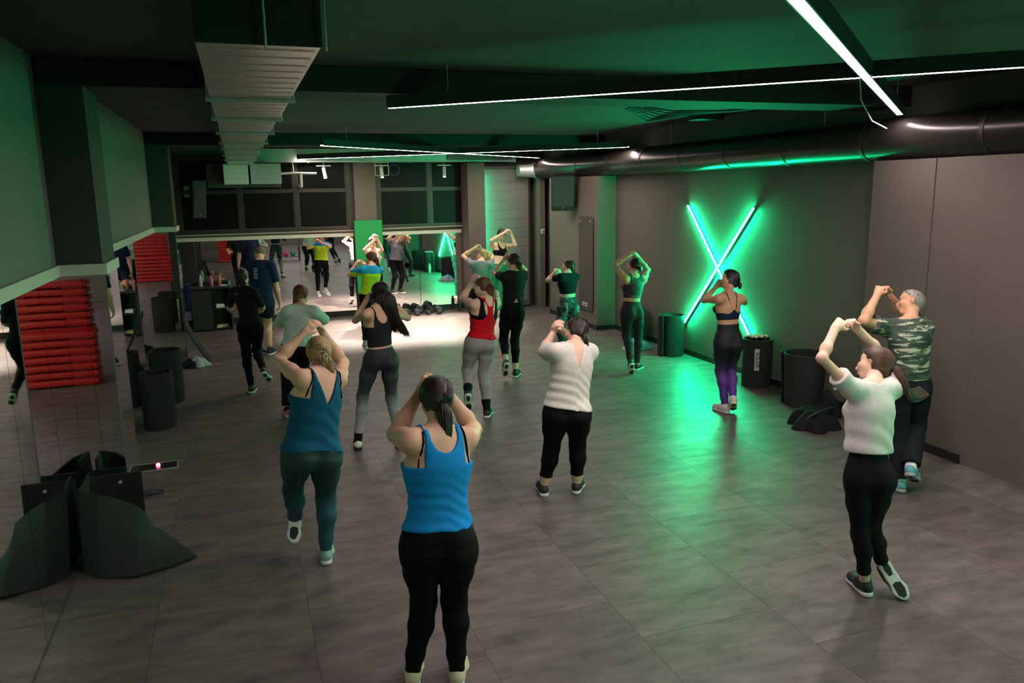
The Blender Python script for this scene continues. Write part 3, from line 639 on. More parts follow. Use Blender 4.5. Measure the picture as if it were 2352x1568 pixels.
def nets(F, g, base, name, m, smooth=1):
    S = F < 0
    rng = []
    for ax in range(3):
        w_ = np.where(S.any(axis=tuple(q for q in range(3) if q != ax)))[0]
        if len(w_) == 0: return None
        rng.append((max(0, w_[0] - 2), min(S.shape[ax], w_[-1] + 3)))
    sl = tuple(slice(*r) for r in rng); S = S[sl]; F = F[sl]; off = np.array([r[0] for r in rng])
    n = np.array(S.shape) - 1; C = np.zeros(n, np.uint8)
    for dx, dy, dz in OFF: C += S[dx:dx + n[0], dy:dy + n[1], dz:dz + n[2]]
    act = (C > 0) & (C < 8); idx = np.argwhere(act); mp = np.full(n, -1, np.int32); mp[act] = np.arange(len(idx))
    vals = [F[idx[:, 0] + d[0], idx[:, 1] + d[1], idx[:, 2] + d[2]] for d in OFF]
    acc = np.zeros((len(idx), 3)); cnt = np.zeros(len(idx))
    for a, b in EDG:
        va, vb = vals[a], vals[b]; k = (va < 0) != (vb < 0); t = np.where(k, va / np.where(k, va - vb, 1), 0)
        acc += (np.array(OFF[a]) + t[:, None] * (np.array(OFF[b]) - np.array(OFF[a]))) * k[:, None]; cnt += k
    P = (idx + off + acc / cnt[:, None]) * g.h + g.o
    Q = []
    for ax in range(3):
        a = [slice(None)] * 3; b = [slice(None)] * 3; a[ax] = slice(0, -1); b[ax] = slice(1, None)
        s0, s1 = S[tuple(a)], S[tuple(b)]; e = np.argwhere(s0 != s1); fl = s0[tuple(e.T)]
        u, v = [q for q in range(3) if q != ax]
        ok = (e[:, u] > 0) & (e[:, v] > 0) & (e[:, u] < n[u]) & (e[:, v] < n[v]); e = e[ok]; fl = fl[ok]
        def cell(du, dv):
            c = e.copy(); c[:, u] -= du; c[:, v] -= dv; return mp[c[:, 0], c[:, 1], c[:, 2]]
        q = np.stack([cell(1, 1), cell(0, 1), cell(0, 0), cell(1, 0)], 1)
        if ax == 1: fl = ~fl
        q[~fl] = q[~fl][:, ::-1]; Q.append(q)
    Q = np.concatenate(Q); Q = Q[(Q >= 0).all(1)]
    for _ in range(smooth):
        E0 = np.concatenate([Q[:, 0], Q[:, 1], Q[:, 2], Q[:, 3]]); E1 = np.concatenate([Q[:, 1], Q[:, 2], Q[:, 3], Q[:, 0]])
        c = np.bincount(E0, minlength=len(P)); A = np.stack([np.bincount(E0, P[E1, k], minlength=len(P)) for k in range(3)], 1)
        P = np.where(c[:, None] > 0, .45 * P + .55 * A / np.maximum(c, 1)[:, None], P)
    return raw_mesh(name, P - base, Q, m)
def raw_mesh(name, P, Q, m, smooth=True):
    me = bpy.data.meshes.new(name); me.vertices.add(len(P)); me.vertices.foreach_set('co', np.ascontiguousarray(P, F32).ravel())
    me.loops.add(Q.size); me.loops.foreach_set('vertex_index', np.ascontiguousarray(Q, np.int32).ravel())
    me.polygons.add(len(Q)); me.polygons.foreach_set('loop_start', np.arange(len(Q), dtype=np.int32) * Q.shape[1])
    me.polygons.foreach_set('use_smooth', np.full(len(Q), smooth))
    me.update(calc_edges=True); me.validate(); me.materials.append(m)
    return me
def strands(paths, rad, n=4):
    """tubes along many paths (K x L x 3), radius profile rad[L] -> verts, quads"""
    paths = np.asarray(paths); K, L, _ = paths.shape
    T = np.gradient(paths, axis=1); T /= np.linalg.norm(T, axis=2, keepdims=True) + 1e-9
    A = np.cross(T, np.array([.31, .52, .8])); A /= np.linalg.norm(A, axis=2, keepdims=True) + 1e-9; B = np.cross(T, A)
    rad = np.asarray(rad)[None, :, None]
    V = np.stack([paths + rad * (A * math.cos(2 * PI * q / n) + B * math.sin(2 * PI * q / n)) for q in range(n)], 2).reshape(-1, 3)
    Q = []
    base = (np.arange(K)[:, None] * L + np.arange(L - 1)[None, :]) * n
    for q in range(n): Q.append(np.stack([base + q, base + (q + 1) % n, base + n + (q + 1) % n, base + n + q], 2).reshape(-1, 4))
    return V, np.concatenate(Q)

# ---- shoe template (heel at y=0, toes +y, sole at z=0), ankle joint at (0,.062,.078)
g_ = Grid((-.07, -.04, -.02), (.07, .30, .16), .005)
up_ = g_.new(); ZZ = np.array([0, 0, 1.]); XX = np.array([1., 0, 0])
for a, b, ra, rb in (((0, .04, .045), (0, .10, .045), .036, .038), ((0, .10, .045), (.004, .20, .034), .040, .040), ((.004, .20, .034), (.008, .232, .03), .040, .030), ((0, .05, .06), (0, .065, .105), .034, .036), ((0, .09, .07), (0, .12, .06), .034, .034)):
    g_.prim(up_, a, b, ra, rb, .03)
up_ = np.maximum(up_, (F32(.020) - g_.dot((0, 0, 0), (0, 0, 1)))); up_ = np.maximum(up_, g_.dot((0, 0, .112), (0, -.35, 1)))
so_ = g_.new()
for a, b, ra, rb in (((0, .036, .014), (0, .11, .014), .040, .036), ((0, .11, .014), (.005, .20, .012), .036, .045), ((.005, .20, .014), (.01, .235, .018), .045, .034)):
    g_.prim(so_, a, b, ra, rb, .02)
so_ = np.maximum(so_, np.abs(g_.dot((0, 0, .014), (0, 0, 1))) - F32(.014))
SH_UP = nets(up_, g_, np.zeros(3), 'shoe_upper', M_white, 1); SH_SO = nets(so_, g_, np.zeros(3), 'shoe_sole', M_white, 0)
lac = MB()
for q in range(4): lac.tube([(-.028, .105 + q * .017, .088 - q * .0075), (0, .108 + q * .017, .098 - q * .0085), (.028, .105 + q * .017, .088 - q * .0075)], .0035, 5)
SH_LA = lac.mesh('laces', M_white)

M_tread = mat('tread_black', (.02, .02, .021), .7)
SH_TR = MB().prism([(-.022, .155), (.0, .145), (.030, .155), (.036, .20), (.022, .245), (.0, .25), (-.022, .225)], -.002, .003).prism([(-.018, .02), (.018, .02), (.022, .06), (.012, .10), (-.012, .10), (-.022, .06)], -.002, .003).mesh('tread', M_tread)

def build_person(key, J, c):
    J = {k: V3(v) for k, v in J.items()}; Hh = c['H']; s = Hh / 1.65; b = c.get('b', 1.0) * s; male = c.get('male', False)
    hw_ = c.get('hipw', .92); J['LH'] = J['P'] + (J['LH'] - J['P']) * np.array([hw_, 1, 1]); J['RH'] = J['P'] + (J['RH'] - J['P']) * np.array([hw_, 1, 1])
    near = J['P'][1] < 9; h = .0072 if near else .0095
    base = np.array([J['P'][0], J['P'][1], 0.])
    P, N, H = J['P'], J['N'], J['H']
    L = np.linalg.norm(N - P); v = nz(N - P); u = nz((J['RS'] - J['LS']) + .8 * (J['RH'] - J['LH'])); u = nz(u - v * np.dot(u, v)); w_ = np.cross(v, u)
    allp = np.array(list(J.values())); lo = allp.min(0) - .17; hi = allp.max(0) + .17; lo[2] = max(lo[2], -.03); hi[2] += .02
    g = Grid(lo, hi, h)
    C = lambda t, x=0., y=0.: P + v * (t * L) + u * x + w_ * y
    T, NK, UL, UR, AL, AR, LL, LR = [g.new() for _ in range(8)]
    wf = c.get('waist', .90 if not male else 1.02); bw = 1.05 if male else 1.0; hip = c.get('hip', 1.0) * (.88 if male else .89)
    # torso
    g.prim(T, C(-.02, -.06 * b), C(-.02, .06 * b), .100 * b * hip, .100 * b * hip, .03, (w_, .88))
    for sg, hp in ((-1, J['LH']), (1, J['RH'])):
        g.prim(T, hp - w_ * .042 * s - v * .025 + u * sg * -.022, hp - w_ * .042 * s - v * .025 + u * sg * -.022 + v * .03, .090 * b * hip, .080 * b * hip, .05)
        g.prim(T, hp + u * sg * -.01, hp - v * .06, .092 * b * hip, .088 * b * hip, .04)
    g.prim(T, C(.06), C(.38), .148 * b * hip, .130 * b * wf, .05, (w_, .74)); g.prim(T, C(.38), C(.68), .130 * b * wf, .146 * b * bw, .05, (w_, .74))
    g.prim(T, C(.68), C(.86), .146 * b * bw, .112 * b * bw, .05, (w_, .70))
    for S_ in (J['LS'], J['RS']):
        g.prim(T, C(.90), S_ * .9 + C(.88) * .1, .062 * b, .050 * b, .04); g.prim(T, C(1.0), S_, .046 * b, .036 * b, .03); g.prim(T, C(.74), S_ * .72 + C(.8) * .28, .08 * b, .05 * b, .05, (w_, .8))
    if not male:
        for sg in (-1, 1): g.prim(T, C(.66, sg * .072 * b, .078 * b), C(.66, sg * .072 * b, .08 * b), .058 * b, .058 * b, .03)
    # neck and head
    f = V3(c['f']); hv = nz((H - N) / np.linalg.norm(H - N) + V3((0, 0, .45))); f = nz(f - hv * np.dot(f, hv)); hu = np.cross(f, hv)
    hs = 1.0 * s ** .5 * (1.03 if male else 1.0)
    Hd = lambda x, y, z: H + (hu * x + f * y + hv * z) * hs
    g.prim(NK, C(.97), Hd(0, -.015, -.05), (.056 if male else .050) * b ** .5, .050 if male else .044, .02); g.prim(NK, Hd(0, -.018, .03), Hd(0, -.012, .03), .080 * hs, .080 * hs, .02, (hu, .93)); g.prim(NK, Hd(0, .008, .035), Hd(0, .02, -.01), .074 * hs, .064 * hs, .03, (hu, .92))
    g.prim(NK, Hd(0, .035, -.045), Hd(0, .052, -.075), .048 * hs, .026 * hs, .03); g.prim(NK, Hd(0, .080, .012), Hd(0, .097, -.022), .008, .013, .012)
    for sg in (-1, 1): g.prim(NK, Hd(sg * .074, -.006, .012), Hd(sg * .074, -.002, -.022), .018, .011, .008, (hu, .5)); g.prim(NK, Hd(sg * .032, .07, -.018), Hd(sg * .036, .06, -.02), .02, .02, .02)
    g.prim(NK, Hd(0, .078, -.045), Hd(0, .079, -.05), .018, .016, .012)
    # arms and hands
    am = b * c.get('arm', 1.0 if male else .82)
    for S_, E_, W_, D_, U_, A_, sg in ((J['LS'], J['LE'], J['LW'], J['LHd'], UL, AL, -1), (J['RS'], J['RE'], J['RW'], J['RHd'], UR, AR, 1)):
        g.prim(U_, S_, S_ * .6 + E_ * .4, .052 * am, .047 * am, .02); g.prim(U_, S_ * .6 + E_ * .4, E_, .047 * am, .038 * am, .03)
        g.prim(A_, E_, E_, .038 * am, .038 * am, .02); g.prim(A_, E_, E_ * .68 + W_ * .32, .039 * am, .041 * am, .02); g.prim(A_, E_ * .68 + W_ * .32, W_, .041 * am, .026 * s, .03)
        other = J['RHd'] if sg < 0 else J['LHd']
        d = nz(nz(D_ - W_) * .75 + nz(W_ - E_) * .45); tow = other - D_
        fwd = c.get('palm', None)
        n_ = tow if np.linalg.norm(tow) > .02 else f
        n_ = nz(nz(n_) * .7 + (V3(fwd) if fwd else -v * .2 + w_ * .25)); n_ = nz(n_ - d * np.dot(n_, d)); sd = np.cross(d, n_)
        if np.dot(sd, nz(H - D_)) > 0: sd = -sd          # little-finger side away from the head, thumb towards it
        q = s * .97; curl = c.get('curl', .55)
        g.prim(A_, W_, W_ + d * .03 * q, .026 * q, .026 * q, .01)
        for off in (-.022, 0, .022): g.prim(A_, W_ + d * .025 * q + sd * off * .7 * q, W_ + d * .082 * q + sd * off * q, .0165 * q, .0135 * q, .014)
        for fi, (off, ln) in enumerate(((-.030, .82), (-.0105, .97), (.010, 1.05), (.0295, .86)) if True else ()):
            p0 = W_ + d * .080 * q + sd * off * q; dd = d + sd * off * 1.5; dd = nz(dd); ang = 0
            for si, (sl_, r0, r1) in enumerate(((.042, .0098, .0090), (.027, .0090, .0085), (.021, .0085, .0074))):
                ang += curl * (1.0, 1.15, .75)[si] + .06 * fi
                p1 = p0 + (dd * math.cos(ang) + n_ * math.sin(ang)) * sl_ * ln * q; g.prim(A_, p0, p1, r0 * q, r1 * q, .004, None, .03); p0 = p1
        t0 = W_ + d * .03 * q - sd * .022 * q; t1 = t0 + nz(d * .8 - sd * .75 + n_ * .35) * .04 * q; t2 = t1 + nz(d * .95 - sd * .15 + n_ * .5) * .032 * q
        g.prim(A_, t0, t1, .0135 * q, .011 * q, .008, None, .03); g.prim(A_, t1, t2, .011 * q, .0085 * q, .004, None, .03)
    # legs
    lg = b * .95 * c.get('leg', 1.0)
    for Hp, K_, A_, T_, F_ in ((J['LH'], J['LK'], J['LA'], J['LT'], LL), (J['RH'], J['RK'], J['RA'], J['RT'], LR)):
        sh = nz(A_ - K_); bk = -w_ - sh * np.dot(-w_, sh); bk = nz(bk)
        g.prim(F_, Hp - v * .02, Hp * .55 + K_ * .45, .094 * lg, .080 * lg, .03); g.prim(F_, Hp * .55 + K_ * .45, K_, .080 * lg, .056 * lg, .04); g.prim(F_, K_, K_ + sh * .05, .056 * lg, .052 * lg, .03)
        ca = K_ * .68 + A_ * .32 + bk * .014 * s
        g.prim(F_, K_ + bk * .004, ca, .050 * lg, .057 * lg, .03); g.prim(F_, ca, K_ * .25 + A_ * .75, .057 * lg, .040 * lg, .03); g.prim(F_, K_ * .25 + A_ * .75, A_, .040 * lg, .035 * s, .03)
        fo = nz(T_ - A_); g.prim(F_, A_ - sh * -.01, A_ + fo * .09 * s + sh * .01, .032 * s, .026 * s, .02)
    ARM_L = smin(UL, AL, .018); ARM_R = smin(UR, AR, .018)
    LEGS = np.minimum(LL, LR); LOW = smin(smin(T, LL, .035), LR, .035)
    up = smin(smin(T, ARM_L, .028), ARM_R, .028); body = smin(up, NK, .022); body = np.minimum(body, smin(T, LEGS, .035))
    U_ = g.dot(P, u); Vv = g.dot(P, v); W2 = g.dot(P, w_); aU = np.abs(U_)

    root = thing('person', c['label'], 'person', base)
    me = nets(body, g, base, 'body', c['skin'], 1); put('body', me, root)
    # ---- bottoms
    bt = c['bottom']; t = bt.get('t', .005); parts = []
    for Hp, K_, A_, F_ in ((J['LH'], J['LK'], J['LA'], LL), (J['RH'], J['RK'], J['RA'], LR)):
        cut = bt.get('cut', .95); th_ = bt.get('thigh', None)
        if th_: q = Hp + (K_ - Hp) * th_; dn = nz(K_ - Hp)
        else: q = K_ + (A_ - K_) * cut; dn = nz(A_ - K_)
        fld = F_
        if bt.get('wide'):
            fld = F_.copy(); wd = bt['wide']
            g.prim(fld, Hp * .7 + K_ * .3, K_, .088 * lg + wd * .3, .062 * lg + wd, .03); g.prim(fld, K_, K_ * .1 + A_ * .9, .062 * lg + wd, .050 * lg + wd, .03)
        parts.append(np.maximum(fld - F32(t), g.dot(q, dn)))
    B_ = np.minimum(smin(T - F32(t), parts[0], .035), smin(T - F32(t), parts[1], .035))
    hem0 = min(q['hem'] for q in (c['top'] if isinstance(c['top'], list) else [c['top']])); wst = bt.get('waist', .11)
    B_ = np.maximum(B_, Vv - F32(min(wst, hem0 + .035) if hem0 < wst - .03 else wst))
    put(bt['name'], nets(B_, g, base, bt['name'], bt['mat'], 1), root)
    # ---- tops
    def garment(tp):
        t = tp.get('t', .006); hem = tp['hem']
        X_ = (smin(smin(T, LL, .035), LR, .035) if hem < .02 else T) - F32(t)
        if tp.get('drape'):
            dr = tp['drape']; D2 = g.new(); g.prim(D2, C(.70, 0, .005), C(hem / L - .1, 0, .0), .150 * b * bw, (.150 + dr) * b, .03, (w_, tp.get('depth', .80))); X_ = smin(X_, D2, .03)
        if tp.get('fold'):
            am_, fr = tp['fold']; X_ = X_ + F32(am_) * np.sin(fr * (Vv + .30 * aU + .15 * U_) + 3 * np.sin(9 * U_)) * np.clip((.36 - Vv) * 6, .15, 1)
        if tp.get('sleeve'):
            ts = tp.get('ts', .012)
            for S_, E_, UA in ((J['LS'], J['LE'], UL), (J['RS'], J['RE'], UR)):
                q = S_ + (E_ - S_) * min(tp['sleeve'], 1.0); fld = UA
                if ts > .015:
                    fld = UA.copy(); g.prim(fld, S_, q + (E_ - S_) * .1, .055 * am, .052 * am + ts * .7, .03)
                X_ = smin(X_, np.maximum(fld - F32(ts if ts <= .015 else .012), g.dot(q, nz(E_ - S_))), .03)
        X_ = np.maximum(X_, F32(hem) - Vv - F32(tp.get('hemcurve', 0.)) * np.cos(np.clip(U_ * 9, -3, 3)))
        r = np.sqrt(U_ * U_ + (W2 - F32(.015)) ** 2); k = tp.get('neck', 'crew')
        X_ = np.maximum(X_, -np.maximum(r - F32(.072 if k in ('crew', 'v') else .082), F32(L - .05) - Vv)); X_ = np.maximum(X_, np.minimum(Vv - F32(L + .03), F32(.10) - aU))
        if k == 'v':
            d_ = tp.get('depth_v', .2); X_ = np.maximum(X_, -np.maximum((aU - F32(tp.get('vw', .085)) * (Vv - F32(L - d_)) / F32(d_)) * F32(.8), W2 - F32(0)))
        if k in ('tank', 'v', 'racer') and not tp.get('sleeve'):
            d_ = tp.get('scoop', .08); hw = tp.get('hw', .075)
            sc = (np.sqrt((U_ / F32(hw)) ** 2 + ((Vv - F32(L + .02)) / F32(d_ + .02)) ** 2) - 1) * F32(min(hw, d_))
            if k == 'v': sc = np.maximum(sc, -W2)
            X_ = np.maximum(X_, -sc)
            if k == 'racer':
                ro = tp.get('rr', .080); dd_ = np.sqrt((aU - F32(.118 * b)) ** 2 + ((Vv - F32(L - tp.get('rv', .085))) * F32(.75)) ** 2) - F32(ro)
                X_ = np.maximum(X_, -np.maximum(dd_, W2 - F32(.05)))
            st = tp.get('strap', .098) * b; X_ = np.maximum(X_, -np.maximum(F32(st) - aU, F32(L - tp.get('arm', .13)) - Vv))
        if tp.get('band'):
            X_ = np.maximum(X_, np.minimum(Vv - F32(tp['band']) - F32(.045) * np.exp(-(U_ / F32(.035)) ** 2) - F32(.02) * np.clip(aU - F32(.07), 0, 1) * 8, F32(.03) - W2))
        if tp.get('notch'):
            X_ = np.maximum(X_, -np.maximum(aU - F32(.55) * (F32(hem + tp['notch']) - Vv), W2))
        if tp.get('minus') is not None: X_ = X_
        return X_
    tops = c['top'] if isinstance(c['top'], list) else [c['top']]
    for tp in tops:
        X_ = garment(tp)
        o = put(tp['name'], nets(X_, g, base, tp['name'], tp['mat'], 1), root)
        if tp.get('split'):       # a second colour panel above a line on the back
            o2 = put('yoke', nets(np.maximum(X_ - F32(.002), F32(L * tp['split']) - Vv), g, base, 'yoke', tp['mat2'], 1), root)
    if c.get('straps'):           # thin bra straps over the shoulders
        V_, Q_ = [], []
        pth = []
        for sg in (-1, 1):
            x0 = c['straps'] * b; x1 = c.get('straps_in', c['straps']) * b; zb = c.get('straps_v', .70)
            pts = []
            for q in range(9):
                fq = q / 8; p = C(zb + (1.05 - zb) * fq, sg * (x1 + (x0 - x1) * fq), -.20)
                # march towards the front until the body surface is met
                for _ in range(60):
                    ix = np.clip(((p - g.o) / h).astype(int), 0, g.n - 1)
                    if up[ix[0], ix[1], ix[2]] < .004: break
                    p = p + w_ * .004
                pts.append(p)
            pth.append(pts)
        for pp_ in pth:
            V_, Q_ = strands([pp_], [.0055] * 9, 6); put('bra_strap', raw_mesh('bra_strap', V_ - base, Q_, c['strap_mat']), root)
    # ---- hair
    hr = c['hair']; st = hr['style']
    ec = Hd(0, -.012, .022); ra_ = np.array([.083, .104, .104]) * hs
    tails = []
    if st != 'bald':
        hg = Grid(H - .20, H + .20, .007); CAP = hg.new()
        cap_t = hr.get('t', .010)
        hg.prim(CAP, Hd(0, -.018, .03), Hd(0, -.012, .03), .080 * hs + cap_t, .080 * hs + cap_t, .02, (hu, .93)); hg.prim(CAP, Hd(0, .008, .042), Hd(0, .008, .03), .074 * hs + cap_t, .070 * hs + cap_t, .03, (hu, .92))
        if not hr.get('high'): hg.prim(CAP, Hd(0, -.045, -.03), Hd(0, -.05, -.05), .058, .050, .03, (hu, 1.0))
        X_ = hg.dot(H, hu); Y_ = hg.dot(H, f); Z_ = hg.dot(H, hv)
        face = Y_ * F32(.85) - Z_ * F32(.62) - F32(hr.get('line', .012) * hs); CAP = smax(CAP, face, .015); CAP = smax(CAP, F32(hr.get('nape', -.085) * hs) - Z_, .02)
        CAP += F32(.0012) * np.sin(np.arctan2(X_, Z_ - F32(.02)) * F32(60)).astype(F32)
        hm = nets(CAP, hg, base, 'hair', c['hair']['mat'], 1)
        ho = put('hair', hm, root)
        rs = np.random.RandomState(len(key) * 7 + 3)
        tie = Hd(*hr.get('tie', (0, -.098, -.01)))
        sp = []; hw0 = .0030 if near else .0042
        if st in ('ponytail', 'bun', 'braids'):
            K = 230 if near else 120
            for k in range(K):
                a = (k + rs.rand() * .6) / K * 2 * PI; dirn = np.array([math.sin(a), 0, math.cos(a)])
                s0 = nz(np.array([dirn[0] * .95, .42 if dirn[2] > -.2 else .12, dirn[2] * .9])); e0 = nz((np.array([np.dot(tie - ec, hu), np.dot(tie - ec, f), np.dot(tie - ec, hv)])) / ra_)
                row = []
                for q in range(9):
                    tq = q / 8; dv = nz(s0 * (1 - tq) + e0 * tq); p = ec + (hu * dv[0] * ra_[0] + f * dv[1] * ra_[1] + hv * dv[2] * ra_[2]) * (1.012 + .012 * rs.rand())
                    row.append(p)
                sp.append(row)
            V_, Q_ = strands(sp, [.0012] + [hw0] * 7 + [.002], 3)
            put('hair_strands', raw_mesh('hair_strands', V_ - base, Q_, hr['mat2']), root)
        wx = np.array([1., 0, 0]); wy = np.array([0, 1., 0]); wz = np.array([0, 0, 1.])
        def tail(start, offs, r0, r1, K, wave=.006, name='ponytail', taper=.25, i_=0):
            pts = [start] + [start + V3(o) for o in offs]; n = 12; ctr = []
            for q in range(n + 1):
                fq = q / n * (len(pts) - 1); k = min(int(fq), len(pts) - 2); uu = fq - k; ctr.append(pts[k] * (1 - uu) + pts[k + 1] * uu)
            ctr = np.array(ctr); ctr[1:-1] = (ctr[:-2] + 2 * ctr[1:-1] + ctr[2:]) / 4
            prof = np.array([min(1, .45 + 2.2 * (q / n)) * (1 - (1 - taper) * max(0, (q / n - .35) / .65) ** 1.5) for q in range(n + 1)])
            rad = (r0 + (r1 - r0) * np.linspace(0, 1, n + 1)) * prof
            sp = []
            K = int(K * (3.6 if near else 1.8))
            for k in range(K):
                a = rs.rand() * 2 * PI; rr = math.sqrt(rs.rand()); ph = rs.rand() * 6
                o_ = np.array([(hu * math.cos(a) + nz(np.cross(hu, ctr[-1] - ctr[0] + 1e-6)) * math.sin(a)) * rr * rad[q] + wx * wave * math.sin(q * .55 + ph * .35 + i_ )* (q / n) + wz * 0 for q in range(n + 1)])
                ln = .72 + .28 * rs.rand(); c2 = ctr.copy()
                if q: c2 = ctr[0] + (ctr - ctr[0]) * ln
                sp.append(c2 + o_)
            V_, Q_ = strands(sp, [hw0 * .95] * 9 + [hw0 * .9, hw0 * .8, hw0 * .6, hw0 * .3], 3); put(name, raw_mesh(name, V_ - base, Q_, hr['mat2']), root)
        for i_, td in enumerate(hr.get('tails', [])):
            tail(Hd(*td['at']) if 'at' in td else tie, td['path'], td.get('r0', .026), td.get('r1', .022), td.get('n', 60), td.get('wave', .006), td.get('name', 'ponytail'), td.get('taper', .25), i_)
        if st in ('ponytail', 'bun'):
            tm_ = MB(); dr_ = nz(tie - ec); q0 = tie + dr_ * .004; tm_.tube([Vector(q0 - base), Vector(q0 + dr_ * .014 - base)], .019, 14); tm_.obj('hair_tie', hr.get('tiemat', M_black), root, smooth=True)
        if st == 'bun':
            mb_ = Grid(tie - .09, tie + .09, .006); Fb = mb_.new()
            for k in range(7): a = k / 7 * 2 * PI; q0 = tie + dr_ * .03 + (hu * math.cos(a) + hv * math.sin(a)) * .018; mb_.prim(Fb, q0, q0 + hv * .01, .018, .018, .006)
            put('bun', nets(Fb, mb_, base, 'bun', hr['mat2'], 1), root)
    # ---- face
    if c.get('face', True):
        for sg in (-1, 1):
            m = MB(); bmesh.ops.create_uvsphere(m.bm, u_segments=10, v_segments=8, radius=.0095, matrix=Matrix.Translation(Vector(Hd(sg * .030, .0745, .004) - base)))
            m.obj('eye', mat('eye_dark', (.03, .022, .018), .25), root, smooth=True)
            V_, Q_ = strands([[Hd(sg * (.014 + .034 * q / 4), .084 - .003 * q, .024 + .004 * math.sin(q / 4 * PI)) for q in range(5)]], [.002, .0028, .0028, .002, .001], 5); put('eyebrow', raw_mesh('eyebrow', V_ - base, Q_, hr.get('mat2', MATS['eye_dark'])), root)
        if not male:
          V_, Q_ = strands([[Hd((q - 2) * .011, .0945 - .0035 * abs(q - 2), -.046 + dz) for q in range(5)] for dz in (.003, -.004)], [.002, .005, .0055, .005, .002], 6); put('lips', raw_mesh('lips', V_ - base, Q_, mat('lip', (.40, .13, .11), .5)), root)
    # ---- shoes
    um, sm = c['shoes']
    for A_, T_, K_, sgn, pl in ((J['LA'], J['LT'], J['LK'], -1, 'L'), (J['RA'], J['RT'], J['RK'], 1, 'R')):
        fwd = T_ - A_
        planted = pl in c['plant']
        if planted:
            fwd[2] = 0; Yv = nz(fwd); Zv = np.array([0, 0, 1.]); Xv = np.cross(Yv, Zv)
        else:
            hint = nz(K_ - A_); D_ = nz(fwd); Xv = np.cross(D_, hint)
            if np.linalg.norm(Xv) < .15: Xv = u.copy()
            if np.dot(Xv, u) < 0: Xv = -Xv
            Xv = nz(Xv - D_ * np.dot(Xv, D_)); a0 = math.atan2(.05, .135); Zp = np.cross(Xv, D_)
            Yv = D_ * math.cos(a0) + Zp * math.sin(a0); Zv = np.cross(Xv, Yv)
        M = Matrix([[Xv[k], Yv[k], Zv[k]] for k in range(3)]); sc = s * c.get('shoe', 1.0)
        org = A_ - sc * (Yv * .062 + Zv * .078)
        lowest = min((org + sc * (Yv * y + Zv * 0))[2] for y in (0., .25))
        if planted: org[2] = .0025 * sc
        elif lowest < .002: org[2] += .002 - lowest
        sh = put('shoe', SH_UP.copy(), root); sh.data.materials[0] = um
        sh.matrix_local = Matrix.Translation(Vector(org - base)) @ (M @ Matrix.Scale(sc, 3)).to_4x4()
        o2 = put('sole', SH_SO.copy(), sh); o2.data.materials[0] = sm
        o3 = put('laces', SH_LA.copy(), sh); o3.data.materials[0] = c.get('lace', sm)
        put('tread', SH_TR, sh)['kind'] = 'stuff'
        if c.get('sock') is not None:
            sk = c['sock']; F_ = LL if pl == 'L' else LR; q1 = A_ + nz(K_ - A_) * sk[0]
            sf = np.maximum(F_ - F32(.006), g.dot(q1, nz(K_ - A_))); put('sock', nets(sf, g, base, 'sock', sk[1], 1), root)
    return root

# joint positions in metres (solved skeletons)
POSE_H = {'blue_tank': 1.66, 'teal_tank': 1.64, 'white_tee': 1.64, 'camo_man': 1.74, 'white_blouse': 1.6, 'purple_leggings': 1.64, 'print_crop_top': 1.64, 'red_tank': 1.64, 'black_tee': 1.66, 'grey_tee': 1.64, 'instructor': 1.74, 'tie_dye': 1.58, 'long_hair': 1.68, 'mint_tee': 1.6, 'black_outfit': 1.64, 'navy_man': 1.8, 'lime_tee': 1.62, 'beige_top': 1.66}
POSE_P = {'blue_tank': 'LR', 'teal_tank': 'R', 'white_tee': 'L', 'camo_man': 'L', 'white_blouse': 'LR', 'purple_leggings': 'L', 'print_crop_top': 'R', 'red_tank': 'R', 'black_tee': 'R', 'grey_tee': 'LR', 'instructor': 'LR', 'tie_dye': 'LR', 'long_hair': 'LR', 'mint_tee': 'L', 'black_outfit': 'L', 'navy_man': 'LR', 'lime_tee': 'L', 'beige_top': 'L'}
